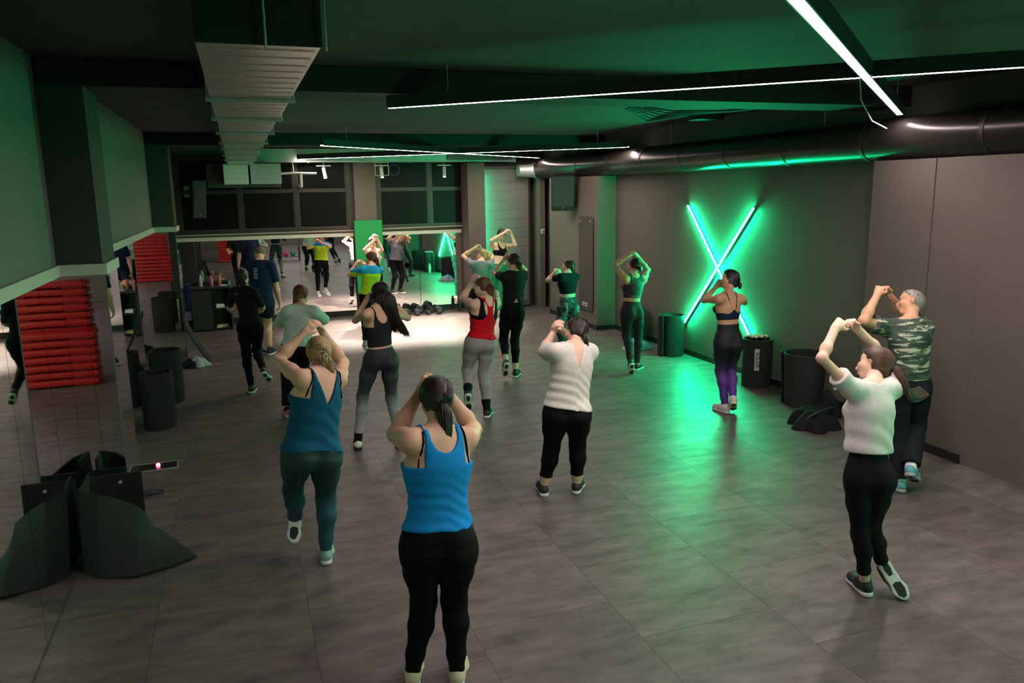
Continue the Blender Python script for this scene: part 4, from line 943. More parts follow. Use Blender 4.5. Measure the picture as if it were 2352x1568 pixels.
POSES = {
 'blue_tank': {'P': [0.822, 3.546, 0.894], 'N': [0.851, 3.617, 1.382], 'H': [0.882, 3.749, 1.511], 'LS': [0.693, 3.529, 1.384], 'RS': [1.01, 3.638, 1.322], 'LE': [0.68, 3.819, 1.336], 'RE': [1.12, 3.902, 1.28], 'LW': [0.829, 3.889, 1.517], 'RW': [0.987, 3.896, 1.494], 'LHd': [0.873, 3.877, 1.595], 'RHd': [0.913, 3.92, 1.567], 'LH': [0.729, 3.53, 0.85], 'RH': [0.899, 3.494, 0.839], 'LK': [0.759, 3.664, 0.47], 'RK': [0.915, 3.641, 0.465], 'LA': [0.687, 3.672, 0.079], 'RA': [0.907, 3.595, 0.077], 'LT': [0.729, 3.829, 0.022], 'RT': [0.963, 3.75, 0.021]},
 'teal_tank': {'P': [0.353, 5.177, 0.892], 'N': [0.444, 5.239, 1.365], 'H': [0.458, 5.394, 1.468], 'LS': [0.309, 5.11, 1.37], 'RS': [0.573, 5.296, 1.297], 'LE': [0.182, 5.354, 1.457], 'RE': [0.636, 5.558, 1.353], 'LW': [0.365, 5.411, 1.609], 'RW': [0.51, 5.533, 1.584], 'LHd': [0.428, 5.437, 1.671], 'RHd': [0.47, 5.502, 1.664], 'LH': [0.26, 5.113, 0.874], 'RH': [0.442, 5.148, 0.834], 'LK': [0.217, 5.296, 0.556], 'RK': [0.433, 5.289, 0.464], 'LA': [0.228, 5.464, 0.238], 'RA': [0.408, 5.259, 0.08], 'LT': [0.191, 5.282, 0.195], 'RT': [0.428, 5.411, 0.015]},
 'white_tee': {'P': [3.445, 3.493, 0.901], 'N': [3.486, 3.553, 1.377], 'H': [3.612, 3.668, 1.462], 'LS': [3.314, 3.535, 1.382], 'RS': [3.655, 3.547, 1.345], 'LE': [3.101, 3.542, 1.577], 'RE': [3.742, 3.758, 1.517], 'LW': [3.271, 3.64, 1.722], 'RW': [3.554, 3.768, 1.677], 'LHd': [3.357, 3.661, 1.749], 'RHd': [3.492, 3.762, 1.744], 'LH': [3.363, 3.499, 0.847], 'RH': [3.51, 3.43, 0.857], 'LK': [3.448, 3.515, 0.451], 'RK': [3.524, 3.508, 0.476], 'LA': [3.579, 3.581, 0.085], 'RA': [3.712, 3.568, 0.151], 'LT': [3.61, 3.7, -0.001], 'RT': [3.732, 3.41, 0.02]},
 'camo_man': {'P': [5.134, 4.838, 0.954], 'N': [5.11, 4.857, 1.452], 'H': [5.233, 4.973, 1.565], 'LS': [4.96, 4.969, 1.39], 'RS': [5.296, 4.869, 1.377], 'LE': [4.679, 4.897, 1.478], 'RE': [5.343, 5.158, 1.468], 'LW': [4.857, 4.958, 1.667], 'RW': [5.146, 5.127, 1.631], 'LHd': [4.923, 5.001, 1.726], 'RHd': [5.103, 5.118, 1.717], 'LH': [5.045, 4.869, 0.921], 'RH': [5.223, 4.808, 0.92], 'LK': [5.14, 4.909, 0.503], 'RK': [5.329, 4.918, 0.522], 'LA': [5.119, 4.823, 0.083], 'RA': [5.098, 4.709, 0.248], 'LT': [5.187, 4.966, 0.005], 'RT': [5.212, 4.768, 0.105]},
 'white_blouse': {'P': [2.42, 5.659, 0.824], 'N': [2.507, 5.7, 1.296], 'H': [2.584, 5.837, 1.391], 'LS': [2.326, 5.668, 1.271], 'RS': [2.656, 5.721, 1.233], 'LE': [2.325, 5.94, 1.22], 'RE': [2.721, 5.991, 1.19], 'LW': [2.467, 6.043, 1.367], 'RW': [2.548, 6.015, 1.357], 'LHd': [2.479, 6.002, 1.446], 'RHd': [2.512, 6.005, 1.437], 'LH': [2.323, 5.654, 0.777], 'RH': [2.496, 5.594, 0.773], 'LK': [2.346, 5.807, 0.433], 'RK': [2.558, 5.757, 0.437], 'LA': [2.284, 5.847, 0.077], 'RA': [2.567, 5.794, 0.075], 'LT': [2.31, 6.006, 0.028], 'RT': [2.658, 5.93, 0.027]},
 'purple_leggings': {'P': [5.115, 7.348, 0.888], 'N': [5.114, 7.382, 1.372], 'H': [5.196, 7.474, 1.516], 'LS': [4.947, 7.313, 1.334], 'RS': [5.284, 7.355, 1.309], 'LE': [4.945, 7.593, 1.285], 'RE': [5.47, 7.567, 1.232], 'LW': [5.135, 7.663, 1.412], 'RW': [5.334, 7.719, 1.377], 'LHd': [5.188, 7.643, 1.485], 'RHd': [5.291, 7.741, 1.457], 'LH': [5.026, 7.34, 0.842], 'RH': [5.197, 7.335, 0.828], 'LK': [5.113, 7.469, 0.473], 'RK': [5.265, 7.496, 0.461], 'LA': [5.127, 7.37, 0.084], 'RA': [5.142, 7.247, 0.194], 'LT': [5.101, 7.509, 0.005], 'RT': [5.2, 7.34, 0.046]},
 'print_crop_top': {'P': [5.053, 9.545, 0.901], 'N': [5.09, 9.558, 1.373], 'H': [5.166, 9.693, 1.481], 'LS': [4.916, 9.488, 1.333], 'RS': [5.245, 9.548, 1.304], 'LE': [4.885, 9.7, 1.519], 'RE': [5.415, 9.742, 1.416], 'LW': [5.089, 9.677, 1.642], 'RW': [5.252, 9.752, 1.611], 'LHd': [5.159, 9.718, 1.678], 'RHd': [5.196, 9.719, 1.676], 'LH': [4.964, 9.507, 0.879], 'RH': [5.141, 9.529, 0.859], 'LK': [5.038, 9.65, 0.534], 'RK': [5.252, 9.701, 0.514], 'LA': [5.003, 9.438, 0.164], 'RA': [5.222, 9.667, 0.085], 'LT': [5.043, 9.503, 0.017], 'RT': [5.341, 9.781, 0.025]},
 'red_tank': {'P': [2.484, 8.261, 0.899], 'N': [2.551, 8.235, 1.357], 'H': [2.558, 8.386, 1.472], 'LS': [2.387, 8.163, 1.322], 'RS': [2.695, 8.312, 1.301], 'LE': [2.329, 8.443, 1.356], 'RE': [2.776, 8.577, 1.376], 'LW': [2.482, 8.537, 1.516], 'RW': [2.585, 8.557, 1.522], 'LHd': [2.53, 8.529, 1.593], 'RHd': [2.558, 8.51, 1.594], 'LH': [2.393, 8.272, 0.889], 'RH': [2.573, 8.247, 0.879], 'LK': [2.369, 8.443, 0.528], 'RK': [2.531, 8.343, 0.495], 'LA': [2.278, 8.119, 0.332], 'RA': [2.531, 8.24, 0.079], 'LT': [2.288, 8.155, 0.151], 'RT': [2.601, 8.39, 0.019]},
 'black_tee': {'P': [3.458, 9.958, 0.971], 'N': [3.492, 9.94, 1.461], 'H': [3.521, 10.081, 1.587], 'LS': [3.308, 9.913, 1.407], 'RS': [3.64, 9.995, 1.38], 'LE': [3.284, 10.199, 1.433], 'RE': [3.753, 10.254, 1.452], 'LW': [3.441, 10.225, 1.61], 'RW': [3.564, 10.233, 1.612], 'LHd': [3.471, 10.179, 1.682], 'RHd': [3.509, 10.215, 1.682], 'LH': [3.37, 9.968, 0.919], 'RH': [3.54, 9.943, 0.912], 'LK': [3.355, 10.067, 0.518], 'RK': [3.495, 9.999, 0.506], 'LA': [3.288, 9.777, 0.261], 'RA': [3.485, 9.948, 0.081], 'LT': [3.287, 9.831, 0.081], 'RT': [3.563, 10.094, 0.018]},
 'grey_tee': {'P': [3.937, 13.159, 0.849], 'N': [3.992, 13.163, 1.318], 'H': [4.074, 13.307, 1.41], 'LS': [3.811, 13.102, 1.288], 'RS': [4.144, 13.114, 1.258], 'LE': [3.723, 13.335, 1.425], 'RE': [4.267, 13.335, 1.395], 'LW': [3.922, 13.269, 1.559], 'RW': [4.063, 13.333, 1.528], 'LHd': [3.988, 13.324, 1.584], 'RHd': [4.014, 13.286, 1.585], 'LH': [3.845, 13.165, 0.82], 'RH': [4.022, 13.137, 0.809], 'LK': [3.863, 13.266, 0.435], 'RK': [4.064, 13.262, 0.432], 'LA': [3.796, 13.136, 0.075], 'RA': [4.01, 13.121, 0.074], 'LT': [3.867, 13.296, 0.03], 'RT': [4.086, 13.279, 0.03]},
 'instructor': {'P': [4.963, 15.086, 1.011], 'N': [5.035, 15.139, 1.492], 'H': [5.006, 15.023, 1.656], 'LS': [5.203, 15.229, 1.422], 'RS': [4.856, 15.175, 1.445], 'LE': [5.266, 14.933, 1.463], 'RE': [4.755, 14.919, 1.576], 'LW': [5.18, 14.933, 1.7], 'RW': [5.01, 14.862, 1.719], 'LHd': [5.121, 14.888, 1.758], 'RHd': [5.098, 14.891, 1.75], 'LH': [5.057, 15.109, 0.998], 'RH': [4.868, 15.1, 1.015], 'LK': [4.995, 15.133, 0.554], 'RK': [4.872, 15.2, 0.594], 'LA': [4.988, 15.128, 0.084], 'RA': [4.864, 15.183, 0.089], 'LT': [5.073, 14.964, 0.03], 'RT': [4.871, 15.0, 0.03]},
 'tie_dye': {'P': [4.613, 10.744, 0.842], 'N': [4.616, 10.742, 1.301], 'H': [4.677, 10.887, 1.393], 'LS': [4.462, 10.661, 1.272], 'RS': [4.771, 10.778, 1.245], 'LE': [4.353, 10.9, 1.206], 'RE': [4.851, 11.031, 1.157], 'LW': [4.515, 11.039, 1.289], 'RW': [4.661, 11.112, 1.267], 'LHd': [4.577, 11.08, 1.327], 'RHd': [4.621, 11.065, 1.327], 'LH': [4.527, 10.751, 0.805], 'RH': [4.695, 10.724, 0.799], 'LK': [4.506, 10.762, 0.413], 'RK': [4.706, 10.766, 0.412], 'LA': [4.603, 10.903, 0.075], 'RA': [4.802, 10.909, 0.075], 'LT': [4.575, 11.068, 0.03], 'RT': [4.797, 11.077, 0.03]},
 'long_hair': {'P': [1.25, 7.641, 0.946], 'N': [1.237, 7.65, 1.426], 'H': [1.295, 7.792, 1.544], 'LS': [1.11, 7.518, 1.39], 'RS': [1.39, 7.711, 1.349], 'LE': [1.039, 7.793, 1.299], 'RE': [1.592, 7.906, 1.267], 'LW': [1.171, 7.92, 1.465], 'RW': [1.426, 7.926, 1.456], 'LHd': [1.22, 7.924, 1.549], 'RHd': [1.372, 7.934, 1.534], 'LH': [1.157, 7.653, 0.924], 'RH': [1.341, 7.635, 0.912], 'LK': [1.061, 7.735, 0.525], 'RK': [1.343, 7.678, 0.499], 'LA': [0.979, 7.662, 0.081], 'RA': [1.381, 7.566, 0.076], 'LT': [0.996, 7.837, 0.029], 'RT': [1.43, 7.735, 0.023]},
 'mint_tee': {'P': [0.542, 9.161, 0.836], 'N': [0.61, 9.162, 1.279], 'H': [0.636, 9.304, 1.392], 'LS': [0.449, 9.068, 1.245], 'RS': [0.757, 9.079, 1.22], 'LE': [0.371, 9.289, 1.088], 'RE': [0.878, 9.292, 1.082], 'LW': [0.521, 9.469, 1.117], 'RW': [0.764, 9.493, 1.125], 'LHd': [0.574, 9.507, 1.175], 'RHd': [0.692, 9.498, 1.172], 'LH': [0.458, 9.147, 0.842], 'RH': [0.627, 9.173, 0.824], 'LK': [0.426, 9.247, 0.469], 'RK': [0.571, 9.336, 0.48], 'LA': [0.387, 9.15, 0.077], 'RA': [0.521, 9.059, 0.214], 'LT': [0.37, 9.312, 0.022], 'RT': [0.639, 9.12, 0.098]},
 'black_outfit': {'P': [0.054, 10.473, 0.921], 'N': [0.02, 10.463, 1.388], 'H': [0.001, 10.611, 1.504], 'LS': [-0.112, 10.545, 1.33], 'RS': [0.125, 10.317, 1.332], 'LE': [-0.185, 10.69, 1.116], 'RE': [0.221, 10.497, 1.122], 'LW': [-0.167, 10.907, 1.03], 'RW': [0.214, 10.725, 1.041], 'LHd': [-0.152, 10.825, 1.065], 'RHd': [0.192, 10.812, 1.048], 'LH': [-0.033, 10.486, 0.894], 'RH': [0.131, 10.426, 0.891], 'LK': [-0.023, 10.578, 0.513], 'RK': [0.118, 10.621, 0.548], 'LA': [0.005, 10.48, 0.078], 'RA': [0.168, 10.297, 0.324], 'LT': [0.028, 10.647, 0.025], 'RT': [0.228, 10.376, 0.176]},
 'navy_man': {'P': [0.272, 12.897, 0.955], 'N': [0.286, 12.933, 1.509], 'H': [0.299, 13.111, 1.61], 'LS': [0.131, 13.033, 1.443], 'RS': [0.446, 12.845, 1.443], 'LE': [0.056, 12.955, 1.143], 'RE': [0.495, 12.913, 1.127], 'LW': [0.018, 13.02, 0.888], 'RW': [0.541, 12.938, 0.857], 'LHd': [0.012, 13.016, 0.789], 'RHd': [0.54, 12.942, 0.753], 'LH': [0.18, 12.884, 0.881], 'RH': [0.357, 12.871, 0.872], 'LK': [0.136, 13.068, 0.493], 'RK': [0.338, 13.078, 0.492], 'LA': [0.091, 13.1, 0.075], 'RA': [0.334, 12.946, 0.079], 'LT': [0.276, 13.05, 0.03], 'RT': [0.409, 13.117, 0.026]},
 'lime_tee': {'P': [1.979, 12.868, 0.901], 'N': [2.022, 12.844, 1.355], 'H': [2.041, 12.994, 1.465], 'LS': [1.852, 12.794, 1.305], 'RS': [2.165, 12.913, 1.279], 'LE': [1.664, 12.993, 1.227], 'RE': [2.188, 13.198, 1.262], 'LW': [1.81, 13.044, 1.413], 'RW': [1.971, 13.202, 1.365], 'LHd': [1.868, 13.109, 1.432], 'RHd': [1.927, 13.134, 1.402], 'LH': [1.892, 12.879, 0.882], 'RH': [2.069, 12.87, 0.889], 'LK': [1.873, 12.88, 0.475], 'RK': [2.117, 12.723, 0.524], 'LA': [1.855, 12.846, 0.078], 'RA': [2.053, 12.758, 0.142], 'LT': [1.866, 13.013, 0.025], 'RT': [2.12, 12.869, 0.02]},
 'beige_top': {'P': [2.469, 15.332, 0.987], 'N': [2.475, 15.357, 1.453], 'H': [2.441, 15.221, 1.587], 'LS': [2.606, 15.481, 1.405], 'RS': [2.327, 15.285, 1.422], 'LE': [2.609, 15.192, 1.453], 'RE': [2.248, 15.016, 1.478], 'LW': [2.513, 15.122, 1.662], 'RW': [2.44, 15.066, 1.641], 'LHd': [2.484, 15.076, 1.732], 'RHd': [2.472, 15.099, 1.724], 'LH': [2.548, 15.368, 0.957], 'RH': [2.383, 15.308, 1.009], 'LK': [2.546, 15.342, 0.515], 'RK': [2.362, 15.212, 0.613], 'LA': [2.548, 15.328, 0.081], 'RA': [2.346, 15.18, 0.215], 'LT': [2.554, 15.152, 0.03], 'RT': [2.331, 15.069, 0.07]},
}

def skin(n, c): return mat('skin_' + n, c, .5, spec=.35, noise=(14, .06, (1, 1, 1)))
S1 = skin('light', (.74, .42, .29)); S2 = skin('fair', (.78, .49, .36)); S3 = skin('tan', (.60, .31, .185)); S4 = skin('olive', (.66, .40, .25))
def hairm(n, c): return (mat('hair_' + n, c, .5, spec=.4, noise=(40, .6, (1, 1, .3))), mat('hair_strand_' + n, tuple(x * 1.25 for x in c), .42, spec=.5, noise=(45, .7, (1, 1, .3))))
HB = hairm('dark_brown', (.020, .011, .008)); HK = hairm('black', (.009, .008, .008)); HM = hairm('brown', (.060, .026, .014)); HL = hairm('blonde', (.34, .24, .11)); HR = hairm('auburn', (.13, .038, .016)); HG = hairm('grey', (.22, .20, .18)); HC = hairm('chestnut', (.10, .042, .020))
def cloth(n, c, r=.8, b=.05): return mat('cloth_' + n, c, r, spec=.12, bump=b, bscale=260, noise=(30, .10, (1, 1, 1)))
BLK = cloth('black', (.0055, .0055, .006)); BLK2 = cloth('soft_black', (.010, .010, .011)); WHT = cloth('white', (.72, .69, .66)); CRM = cloth('cream', (.68, .64, .58))
def sho(n, c): return mat('shoe_' + n, c, .55, bump=.1, bscale=300)
SBK = sho('black', (.015, .015, .016)); SWH = sho('white', (.70, .69, .66)); SGY = sho('grey', (.30, .31, .31)); SMT = sho('mint', (.24, .38, .36)); SBG = sho('beige', (.62, .52, .38)); SPK = sho('pinkwhite', (.60, .48, .46)); SBL = sho('teal_grey', (.10, .34, .40))
def pony(h, path, tie=(0, -.098, -.02), **k): return dict(style='ponytail', mat=h[0], mat2=h[1], tie=tie, tails=[dict(path=path, **k)])
CAST = dict(
 blue_tank=dict(label='woman in blue tank top and black leggings in the front centre, back turned', b=1.10, hip=1.08, arm=.94, hipw=1.0, f=(-.05, 1, .1), skin=S1, curl=.6,
   hair=pony(HB, [(0, -.05, -.05), (.0, -.085, -.15), (.005, -.13, -.35)], (0, -.095, -.045), r0=.036, r1=.030, n=110, taper=.4),
   top=dict(name='tank_top', hem=.03, neck='tank', scoop=.085, hw=.080, strap=.098, arm=.15, t=.0105, fold=(.0026, 110), mat=cloth('blue', (.010, .26, .66))),
   bottom=dict(name='leggings', waist=.10, cut=1.0, mat=BLK), shoes=(SBG, SWH), straps=.104, straps_in=.122, strap_mat=BLK, straps_v=.66),
 teal_tank=dict(label='blonde woman in loose teal V-back top and dark green leggings, one foot lifted', b=1.12, hip=1.12, arm=.92, hipw=1.0, f=(-.05, 1, -.05), skin=S1, curl=.35,
   hair=pony(HL, [(.01, -.05, -.05), (.03, -.07, -.13)], (0.01, -.09, -.055), r0=.05, r1=.05, n=90, taper=.6, wave=.014),
   top=dict(name='loose_top', hem=-.03, hemcurve=-.02, neck='v', depth_v=.20, vw=.088, strap=.100, arm=.16, t=.010, drape=.012, depth=.86, fold=(.004, 60), mat=cloth('teal', (.008, .095, .17))),
   bottom=dict(name='leggings', waist=.10, cut=.97, mat=ramp_mat('teal_leggings', [(0, (.014, .06, .095)), (.38, (.014, .065, .095)), (.55, (.005, .035, .038)), (1, (.004, .03, .03))], zr=(.1, .9))), shoes=(SMT, SWH), straps=.104, straps_in=.122, strap_mat=BLK, straps_v=.68),
 white_tee=dict(label='woman in white cropped tee and black leggings at right, heel kicked back', b=.90, hip=.90, leg=.92, arm=.78, hipw=.78, f=(-.36, .93, .10), skin=S2, curl=.9,
   hair=pony(HM, [(.01, -.06, -.05), (.02, -.11, -.13), (.06, -.14, -.20), (.15, -.14, -.17)], (.0, -.10, .0), r0=.03, r1=.026, n=90, taper=.3, wave=.012),
   top=dict(name='crop_tee', hem=.085, neck='crew', sleeve=.42, ts=.016, t=.009, drape=.012, depth=.84, fold=(.004, 55), mat=WHT),
   bottom=dict(name='leggings', waist=.13, cut=.80, mat=BLK2), shoes=(SBK, SWH), lace=sho('magenta', (.6, .02, .25))),
 camo_man=dict(label='grey-haired man in green camouflage tee at the right wall', male=True, b=.93, f=(-.72, .68, .1), skin=S3, curl=.9,
   hair=dict(style='short', mat=HG[0], mat2=HG[1], t=.007, line=.0, nape=-.05, high=True),
   top=dict(name='camouflage_tee', hem=.02, neck='crew', sleeve=.60, ts=.018, t=.010, drape=.006, depth=.82, fold=(.003, 50), mat=ramp_mat('camouflage', [(0, (.020, .038, .028)), (.46, (.055, .085, .060)), (.56, (.46, .45, .33))], 'n', scale=6.5, stretch=(1, 1, 5.0), const=True, detail=3, distort=.6)),
   bottom=dict(name='trousers', waist=.10, cut=.93, t=.010, wide=.018, mat=cloth('navy_black', (.012, .014, .018))), shoes=(SBL, SGY), sock=(.06, SWH)),
 white_blouse=dict(label='woman in loose cream blouse and cropped black leggings, hair tied', b=1.12, hip=1.12, arm=.9, hipw=.98, leg=1.06, waist=1.0, f=(-.2, 1, .05), skin=S2, curl=.7,
   hair=pony(HB, [(0, -.05, -.05), (-.01, -.075, -.10), (-.02, -.085, -.17)], (0, -.095, -.04), r0=.02, r1=.018, n=50, taper=.35),
   top=dict(name='blouse', hem=-.02, neck='v', depth_v=.17, vw=.045, sleeve=.55, ts=.028, t=.010, drape=.016, depth=.86, fold=(.0032, 85), mat=CRM),
   bottom=dict(name='cropped_leggings', waist=.10, cut=.74, mat=BLK), shoes=(SBK, SWH), lace=SWH),
 purple_leggings=dict(label='woman in dark sports bra and purple ombre leggings before the neon cross', b=.98, hip=1.06, f=(-.75, .65, .05), skin=S3, curl=.4,
   hair=dict(style='bun', mat=HK[0], mat2=HK[1], tie=(0.0, -.095, -.05)),
   top=dict(name='sports_bra', hem=.205, neck='tank', scoop=.12, hw=.07, strap=.09, arm=.14, t=.006, band=.275, mat=cloth('navy', (.008, .02, .05))), straps=.078, straps_in=.022, strap_mat=cloth('navy', (.008, .02, .05)), straps_v=.66,
   bottom=dict(name='leggings', waist=.155, cut=.96, mat=ramp_mat('purple_ombre', [(0, (.085, .02, .24)), (.40, (.09, .025, .22)), (.58, (.03, .022, .055)), (.66, (.007, .008, .012)), (1, (.007, .008, .012))], zr=(0.05, .95))), shoes=(SPK, SWH), sock=(.02, SWH)),
 print_crop_top=dict(label='woman in patterned black crop top and dark grey leggings, arms overhead', b=.98, f=(-.35, 1, .1), skin=S3, curl=.8,
   hair=dict(style='bun', mat=HK[0], mat2=HK[1], tie=(0, -.09, -.055)),
   top=dict(name='crop_top', hem=.165, neck='tank', scoop=.03, hw=.07, strap=.115, arm=.12, t=.007, mat=ramp_mat('print_black', [(0, (.010, .010, .012)), (.50, (.011, .011, .013)), (.56, (.085, .085, .09)), (.61, (.012, .012, .014))], 'n', scale=26, stretch=(1, 1, 1.0), detail=2, distort=1.5)),
   bottom=dict(name='leggings', waist=.12, cut=.97, mat=cloth('charcoal', (.028, .030, .034))), shoes=(SBK, SWH), sock=(.03, sho('coral', (.5, .2, .18)))),
 red_tank=dict(label='woman in red racerback tank and pale grey leggings with black socks', b=1.06, hip=1.02, f=(-.6, .8, .15), skin=S2, curl=.7,
   hair=dict(style='ponytail', mat=HC[0], mat2=HC[1], tie=(.0, -.09, .02), tails=[dict(path=[(0, -.06, -.06), (.0, -.09, -.14), (-.02, -.10, -.25)], r0=.055, r1=.05, n=120, wave=.014, taper=.5), dict(path=[(-.06, -.03, -.06), (-.08, -.05, -.14), (-.085, -.06, -.22)], r0=.03, r1=.03, n=50, wave=.014, taper=.5, name='loose_hair')]),
   top=[dict(name='sports_bra', hem=.24, neck='tank', scoop=.20, hw=.075, strap=.120, arm=.17, t=.005, mat=BLK), dict(name='racerback_tank', hem=.035, neck='racer', scoop=.06, hw=.05, strap=.10, arm=.15, t=.009, rr=.088, rv=.10, fold=(.002, 80), mat=cloth('red', (.62, .008, .020)))],
   bottom=dict(name='leggings', waist=.12, cut=.70, mat=cloth('pale_grey', (.34, .31, .31))), shoes=(SBK, SWH), sock=(.13, BLK), lace=sho('redlace', (.4, .05, .05))),
 black_tee=dict(label='woman all in black with cropped leggings behind the red tank', b=.97, f=(-.35, 1, .1), skin=S2, curl=.7,
   hair=pony(HM, [(0, -.05, -.05), (.01, -.07, -.12), (.015, -.07, -.20)], (0, -.095, -.03), r0=.034, r1=.036, n=80, taper=.5, wave=.012),
   top=dict(name='tee', hem=.055, neck='crew', sleeve=.45, ts=.014, t=.009, drape=.002, depth=.84, notch=.11, fold=(.003, 60), mat=cloth('soft_black2', (.016, .017, .018))),
   bottom=dict(name='cropped_leggings', waist=.13, cut=.72, mat=BLK), shoes=(SBK, SWH)),
 grey_tee=dict(label='woman in heather grey tee with ponytail near the right mirror', b=1.0, f=(-.65, .75, .1), skin=S4, curl=.8,
   hair=pony(HL, [(0, -.06, -.04), (.0, -.09, -.12), (-.02, -.09, -.26)], (0, -.095, .03), r0=.03, r1=.03, n=60, taper=.5),
   top=dict(name='tee', hem=.0, neck='crew', sleeve=.55, ts=.015, t=.010, drape=.004, fold=(.003, 55), mat=cloth('heather', (.20, .20, .225))),
   bottom=dict(name='leggings', waist=.10, cut=.95, mat=BLK), shoes=(SBK, SWH)),
 instructor=dict(label='instructor facing the camera in black bra and green leggings by service door', b=.93, hip=1.0, f=(-.25, -1, .12), skin=S2, curl=.5, face=True,
   hair=dict(style='bun', mat=HK[0], mat2=HK[1], tie=(0, -.09, .05)),
   top=dict(name='sports_bra', hem=.225, neck='tank', scoop=.115, hw=.075, strap=.095, arm=.15, t=.006, mat=BLK),
   bottom=dict(name='leggings', waist=.07, cut=.93, mat=cloth('emerald', (.015, .22, .11))), shoes=(SBG, SBG)),
 tie_dye=dict(label='woman with two braids in black crop tee and marbled leggings', b=1.0, hip=1.04, f=(-.6, .8, .1), skin=S2, curl=.25,
   hair=dict(style='braids', mat=HM[0], mat2=HM[1], tie=(0, -.095, -.04), tails=[dict(at=(-.035, -.085, -.03), path=[(-.01, -.02, -.05), (-.015, -.03, -.12), (-.01, -.03, -.17)], r0=.018, r1=.016, n=30, name='braid'), dict(at=(.035, -.085, -.03), path=[(.01, -.02, -.05), (.015, -.03, -.12), (.02, -.03, -.17)], r0=.018, r1=.016, n=30, name='braid')]),
   top=dict(name='crop_tee', hem=.17, neck='crew', sleeve=.50, ts=.010, t=.007, mat=cloth('ink', (.010, .012, .020))),
   bottom=dict(name='leggings', waist=.125, cut=.95, mat=ramp_mat('tie_dye', [(0, (.008, .012, .02)), (.5, (.012, .018, .028)), (.60, (.10, .14, .16)), (.70, (.42, .46, .46))], 'n', scale=7, detail=5, distort=1.2)), shoes=(SBK, SWH)),
 long_hair=dict(label='woman with long loose dark hair in crop top and grey-green ombre leggings', b=.93, hip=1.03, f=(-.1, 1, .1), skin=S4, curl=.5,
   hair=dict(style='long', mat=HB[0], mat2=HB[1], t=.014, tails=[dict(at=(0, -.06, .04), path=[(0, -.08, -.08), (.02, -.11, -.20), (.05, -.11, -.32), (.10, -.09, -.45)], r0=.105, r1=.125, n=330, wave=.014, taper=.75, name='loose_hair'), dict(at=(-.06, -.03, .0), path=[(-.02, -.05, -.08), (-.02, -.09, -.18), (.0, -.10, -.32)], r0=.045, r1=.06, n=90, wave=.012, taper=.7, name='loose_hair'), dict(at=(.06, -.03, .0), path=[(.02, -.05, -.08), (.05, -.09, -.20), (.11, -.08, -.34), (.19, -.06, -.44)], r0=.045, r1=.06, n=90, wave=.014, taper=.6, name='loose_hair')]),
   top=dict(name='crop_top', hem=.105, neck='tank', scoop=.14, hw=.08, strap=.105, arm=.17, t=.006, mat=cloth('dark_slate', (.018, .022, .026))),
   bottom=dict(name='leggings', waist=.088, cut=.92, mat=ramp_mat('grey_ombre', [(0, (.36, .38, .38)), (.28, (.27, .30, .29)), (.52, (.030, .045, .045)), (1, (.014, .022, .022))], zr=(.1, 1.0))), shoes=(SWH, SBK), sock=(.09, BLK)),
 mint_tee=dict(label='woman with auburn ponytail in pale mint tee and black trousers', b=1.04, f=(.45, .9, .0), skin=S1, curl=.6,
   hair=pony(HR, [(-.01, -.05, -.06), (-.02, -.07, -.13), (-.01, -.08, -.20)], (-.01, -.095, .0), r0=.036, r1=.034, n=90, taper=.45, wave=.012),
   top=dict(name='tee', hem=.005, neck='crew', sleeve=.98, ts=.024, t=.012, drape=.010, depth=.88, fold=(.004, 50), mat=cloth('mint', (.50, .62, .55))),
   bottom=dict(name='trousers', waist=.10, cut=.88, t=.008, wide=.014, mat=BLK), shoes=(sho('coral2', (.45, .12, .10)), SWH), sock=(.04, BLK)),
 black_outfit=dict(label='dark-haired woman all in black walking in front of the navy man', b=.96, f=(.35, .9, .0), skin=S1, curl=.6,
   hair=pony(HK, [(.03, -.07, -.06), (.08, -.10, -.14), (.14, -.11, -.26)], (.0, -.10, -.02), r0=.05, r1=.045, n=110, taper=.4, wave=.014),
   top=dict(name='tee', hem=.01, neck='crew', sleeve=.92, ts=.013, t=.008, fold=(.003, 60), mat=BLK2),
   bottom=dict(name='leggings', waist=.12, cut=.97, mat=BLK), shoes=(SBK, SWH)),
 navy_man=dict(label='shaven-headed man in navy tee and shorts, arm hanging down', male=True, b=1.02, f=(-.1, 1, -.1), skin=S1, curl=.4,
   hair=dict(style='short', mat=mat('hair_stubble', (.16, .10, .075), .7), mat2=HB[1], t=.0025, line=.0, nape=-.05, high=True),
   top=dict(name='tee', hem=.0, neck='crew', sleeve=.80, ts=.020, t=.011, drape=.006, depth=.84, fold=(.003, 45), mat=cloth('navy_tee', (.010, .022, .055))),
   bottom=dict(name='shorts', waist=.10, thigh=.62, t=.016, mat=cloth('navy_shorts', (.012, .020, .045))), shoes=(SBK, SWH), sock=(.03, BLK)),
 lime_tee=dict(label='woman in blue and lime tee before the green hanging mat', b=.98, f=(-.6, .85, .0), skin=S1, curl=.3,
   hair=pony(HM, [(.01, -.06, -.05), (.03, -.09, -.16), (.06, -.10, -.31)], (0, -.095, .02), r0=.034, r1=.03, n=80, taper=.5),
   top=dict(name='tee', hem=.005, neck='crew', sleeve=.70, ts=.020, t=.011, drape=.004, fold=(.003, 55), mat=cloth('lime', (.50, .72, .03)), split=.76, mat2=cloth('sky', (.02, .28, .55))),
   bottom=dict(name='leggings', waist=.10, cut=.85, mat=BLK), shoes=(SGY, SWH)),
 beige_top=dict(label='woman facing the camera in pale sports top before the green hanging mat', b=.92, f=(-.35, -1, .12), skin=S2, curl=.6, face=True,
   hair=dict(style='bun', mat=HB[0], mat2=HB[1], tie=(0, -.095, .03)),
